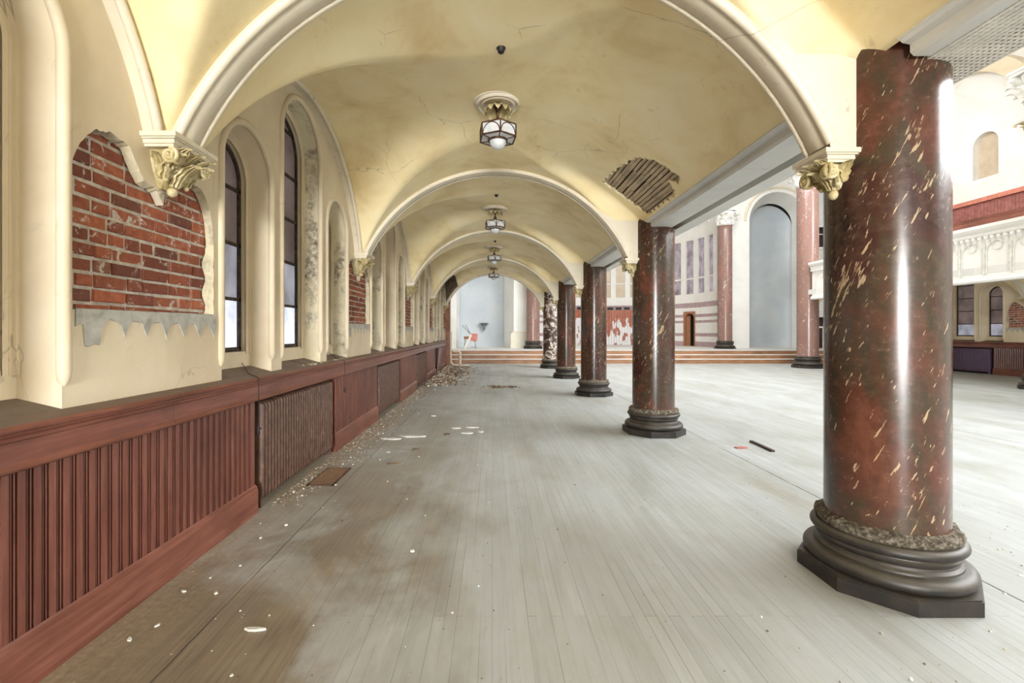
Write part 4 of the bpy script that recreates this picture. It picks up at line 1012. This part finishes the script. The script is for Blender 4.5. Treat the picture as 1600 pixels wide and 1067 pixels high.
# ------------------------------------------------------------------ things on the stage
mc = empty('machine', (-1.22, 25.0, .572), 'red boxy machine on a metal stand before the blue niche', 'machine')
m = MB(); m.box(.0, .34, -.15, .15, .42, .84, Matrix.Rotation(.1, 4, 'Y')); m.build('housing', REDP, mc)
m = MB(); m.box(-.32, .05, -.2, .2, .52, .66); m.build('tray', flat('rusty_tray', (130, 84, 60), .7), mc)
m = MB()
for x, y in ((-.28, -.18), (.28, -.18), (-.28, .18), (.28, .18)): m.tube([(x*1.15, y*1.2, 0), (x*.9, y, .55)], .016, 6)
m.tube([(.05, -.2, .1), (.38, -.2, .08)], .02, 6); m.build('stand', STEEL, mc)
m = MB(); m.tube([(.0, 0, .8), (-.42, -.05, 1.28)], .014, 6); m.tube([(.02, .05, .82), (-.26, .05, 1.3)], .014, 6); m.build('handle', BLACK, mc)
m = MB(); m.box(-.055, .055, -.012, .012, 0, .82, Matrix.Translation((-1.5, 24.78, .575)) @ Matrix.Rotation(.45, 4, 'Y')); tag(m.build('board', BOARDW), 'pale board leaning on the red machine', 'board')
wp = empty('access_panel', (1.62, 25.22, .572), 'cream framed panel standing against the white wall beside the red stage column', 'panel')
m = MB(); m.box(-.56, .56, 0, .05, 0, .85); m.build('panel_face', BOARDW, wp)
m = MB(); m.box(-.60, -.55, -.01, .06, 0, .92); m.box(.55, .60, -.01, .06, 0, .92); m.box(-.60, .60, -.01, .06, .85, .92); m.build('frame', TRIM, wp)
sh = empty('wall_bracket', (-.47, 26.5, 2.0), 'small dark shelf bracket on the blue niche wall', 'bracket')
m = MB(); m.box(-.26, .26, -.05, .36, -.04, 0); m.build('shelf', flat('dark_green', (70, 78, 76), .6), sh)
m = MB(); m.box(-.05, .05, 0, .36, -.42, -.04); m.box(-.16, .16, .1, .36, -.16, -.04); m.build('brace', flat('dark_green2', (86, 94, 90), .6), sh)
# pipe at far left
m = MB(); m.tube([(-1.76, 19.3, 1.5), (-1.76, 19.3, .45), (-1.74, 19.3, .18), (-1.62, 19.3, .07), (-1.3, 19.4, .05), (-1.0, 19.5, .05)], .045, 10); tag(m.build('downpipe', PIPE, smooth=True), 'pale pipe running down and along the floor at the wall end', 'pipe')
m = MB(); m.tube([(-1.75, 20.2, .62), (-1.50, 20.2, .62), (-1.42, 20.2, .58), (-1.42, 20.2, .0)], .06, 10); tag(m.build('elbow_pipe', PIPE, smooth=True), 'short pale elbow pipe standing before the stage steps', 'pipe')
# ------------------------------------------------------------------ debris
rd = random.Random(11)
def chipmesh(s, th, mat, name, el=1.0):
    n = rd.randint(5, 8); m = MB()
    pts = [(s*el*rd.uniform(.6, 1.1)*math.cos(2*PI*i/n), s*rd.uniform(.5, 1.05)*math.sin(2*PI*i/n)) for i in range(n)]
    m.prism(pts, lambda x, y: (x, y, 0), lambda x, y: (x*.9, y*.9, th)); o = m.build(name, mat); return o
protos = [chipmesh(.02, .006, CHIP, 'plaster_chip'), chipmesh(.02, .008, CHIP, 'plaster_chip', 1.7), chipmesh(.018, .006, CHIPB, 'plaster_chip', 1.3), chipmesh(.02, .012, CHIP, 'plaster_chip', 1.2)]
used = [False]*4
def place(k, x, y, s, lbl, grp, name=None, tilt=0):
    if used[k]: o = protos[k].copy(); COL.objects.link(o)
    else: o = protos[k]; used[k] = True
    o.location = (x, y, .0005); o.rotation_euler = (tilt, 0, rd.uniform(0, 6.28)); o.scale = (s, s, max(.7, s*.6))
    tag(o, lbl, 'debris', grp); return o
G1 = ('small pale plaster flake among others on the open floor', 'plaster flakes scattered over the open floor')
G2 = ('plaster crumb along the foot of the wainscot', 'plaster crumbs along the wainscot')
G3 = ('plaster flake on the floor by the near column plinth', 'plaster flakes by the near column')
G4 = ('broken plaster piece in the rubble at the far wall end', 'broken plaster in the far rubble')
for i in range(46): place(rd.choice([0, 0, 2, 3]), rd.uniform(-1.5, 2.0), 1.9+rd.random()**1.4*8, rd.uniform(.2, .45), *G1)
for i in range(62):
    y = rd.uniform(2.0, 14); place(rd.choice([0, 1, 2, 3]), -1.9+abs(rd.gauss(0, .16 if y < 5 else .28)), y, rd.uniform(.25, .6)+y*.04, *G2)
for i in range(48): place(rd.choice([0, 0, 1, 2]), rd.uniform(1.9, 3.8), rd.uniform(2.0, 3.4), rd.uniform(.22, .6), *G3)
for o_ in list(bpy.data.objects):
    if o_.name.startswith('plaster_chip') and o_.get('group') == G3[1] and (o_.location.x-2.408)**2+(o_.location.y-2.8)**2 < .25: o_.location.x += .75
for i in range(90):
    y = rd.uniform(13, 19.3); place(rd.choice([0, 1, 2, 3, 2]), -1.88+abs(rd.gauss(0, .45)), y, rd.uniform(1, 3.2), *G4, tilt=rd.uniform(0, .0))
# named larger pieces
def piece(name, pts, th, loc, mat, lbl, cat='debris', grp=None):
    m = MB(); m.prism(pts, lambda x, y: (x, y, 0), lambda x, y: (x*.96, y*.96, th)); o = m.build(name, mat); o.location = loc; return tag(o, lbl, cat, grp)
def at(px, py): y = 711*1.5/(py-518); return ((px-769)*y/711, y)
big = [(612, 686, .16, .05, 'long white plaster sheet fragment lying near the second radiator', CHIP), (645, 682, .22, .05, 'second white plaster sheet fragment near the second radiator', CHIP), (712, 669, .09, .05, 'flat white plaster piece, left of the mid-aisle cluster', CHIP), (737, 668, .11, .05, 'flat white plaster piece at the back of the mid-aisle cluster', CHIP), (730, 677, .09, .05, 'chunky plaster piece at the front of the mid-aisle cluster', CHIP), (751, 675, .05, .04, 'small plaster piece at the right of the mid-aisle cluster', CHIP), (699, 679, .05, .04, 'dark small fragment left of the mid-aisle cluster', CHIPB),
       (398, 985, .055, .012, 'thin curled paint strip on the brown boards in front', CHIP), (644, 862, .016, .013, 'lone white crumb in the middle of the front floor', CHIP), (677, 650, .06, .04, 'white crumb up the aisle near the second radiator', CHIP), (650, 703, .05, .03, 'dark fragment in the aisle past the floor grille', CHIPB), (618, 725, .10, .015, 'thin splinter lying past the floor grille', CHIPB)]
for px, py, a, b_, l_, mt in big:
    x, y = at(px, py); n = 9
    piece('plaster_fragment', [(a*rd.uniform(.75, 1.1)*math.cos(2*PI*i/n), b_*rd.uniform(.7, 1.15)*math.sin(2*PI*i/n)) for i in range(n)], .012, (x, y, .001), mt, l_)
x, y = at(1190, 698)
m = MB(); m.box(-.022, .022, -.26, .26, 0, .022); o = m.build('wood_stick', flat('dark_stick', (58, 42, 34), .7)); o.location = (x, y, 0); o.rotation_euler[2] = -.04; tag(o, 'dark square wooden stick on the floor left of the near column', 'stick')
x, y = at(1158, 700)
piece('red_rag', [(-.07, -.03), (.0, -.045), (.075, -.025), (.09, .01), (.03, .03), (-.03, .022), (-.08, .02)], .012, (x, y, .001), REDP, 'small crumpled red scrap beside the dark stick', 'scrap')
# lath sticks in far pile
lm = None
for i in range(46):
    L = rd.uniform(.3, .9); m = MB(); m.box(-L/2, L/2, -.017, .017, -.004, .004)
    if lm is None: lm = m.build('lath_stick', LATHD); o = lm
    else: o = lm.copy(); COL.objects.link(o)
    if i < 34: o.location = (-1.85+abs(rd.gauss(.35, .35)), rd.uniform(15.0, 18.9), .01+rd.random()*.10); l_ = 'fallen lath strip in the rubble at the far wall end'; gp = 'fallen laths in the far rubble'
    else: o.location = (rd.uniform(-.1, .6), rd.uniform(12.0, 12.5), .006+rd.random()*.02); l_ = 'splintered lath strip in the small heap mid-aisle'; gp = 'splinters in the mid-aisle heap'
    o.rotation_euler = (rd.uniform(-.2, .2), rd.uniform(-.12, .12), rd.uniform(0, 6.28)); o.scale = (L if i < 34 else .4, 1, 1); tag(o, l_, 'lath', gp)
# fine rubble (uncountable)
def rubble(name, spots, lbl, mat):
    m = MB()
    for (x, y, z, s) in spots:
        a = rd.uniform(0, 6.28); n = 4; P = [(x+s*rd.uniform(.6, 1.2)*math.cos(a+i*1.57), y+s*rd.uniform(.6, 1.2)*math.sin(a+i*1.57)) for i in range(4)]
        h = s*rd.uniform(.25, .7)
        m.add([(p[0], p[1], z) for p in P]+[(x+(p[0]-x)*.7, y+(p[1]-y)*.7, z+h) for p in P], [(4, 5, 6, 7), (0, 1, 5, 4), (1, 2, 6, 5), (2, 3, 7, 6), (3, 0, 4, 7)])
    tag(m.build(name, mat, fix=False), lbl, 'rubble', kind='stuff')
rm = N('rubble_mix'); rm.color(rm.ramp(rm.n('ShaderNodeNewGeometry').outputs['Random Per Island'], [(0, (96, 74, 54)), (.4, (138, 118, 92)), (.7, (176, 162, 138)), (.9, (216, 210, 198)), (1, (120, 66, 50))])); rm.rough(.9); rm = rm.m
sp = []
for i in range(2600):
    y = 3.9+rd.random()*9.5; x = -1.93+abs(rd.gauss(0, .13+.12*(5.2 < y < 8)))
    sp.append((x, y, 0, rd.uniform(.004, .013)))
rubble('fine_rubble', sp, 'fine plaster grit swept along the foot of the wainscot', rm)
sp = []
for i in range(3000):
    y = rd.uniform(12.5, 19.5); q = abs(rd.gauss(0, .42)); sp.append((-1.9+q, y, max(0, .10*(1-q/.9)*rd.random()*(1 if y > 14.5 else .3)), rd.uniform(.012, .05)))
rubble('rubble_heap', sp, 'heap of broken plaster and lath at the far end of the window wall', rm)
sp = [(.28+rd.gauss(0, .22), 12.3+rd.gauss(0, .14), 0, rd.uniform(.01, .035)) for i in range(170)]
rubble('rubble_heap', sp, 'small low heap of debris lying mid-aisle', rm)
sp = []
for i in range(500): sp.append((-2.08+rd.random()*.17, rd.choice([5.0, 5.77, 5.77, 8.0])+rd.gauss(0, .16), 1.142, rd.uniform(.005, .014)))
sp = [q for q in sp if -2.2 < q[0] < -1.9]
rubble('sill_debris', sp, 'peeled plaster flakes lying on the window sill past the second window', rm)
sp = [(rd.uniform(-1.5, 9), 1.8+rd.random()**1.5*16, 0, rd.uniform(.002, .006)) for i in range(1800)]
sp = [q for q in sp if all((q[0]-2.408)**2+(q[1]-2.8-4*k)**2 > .25 for k in range(5))]
rubble('floor_grit', sp, 'fine specks of grit over the whole floor', rm)
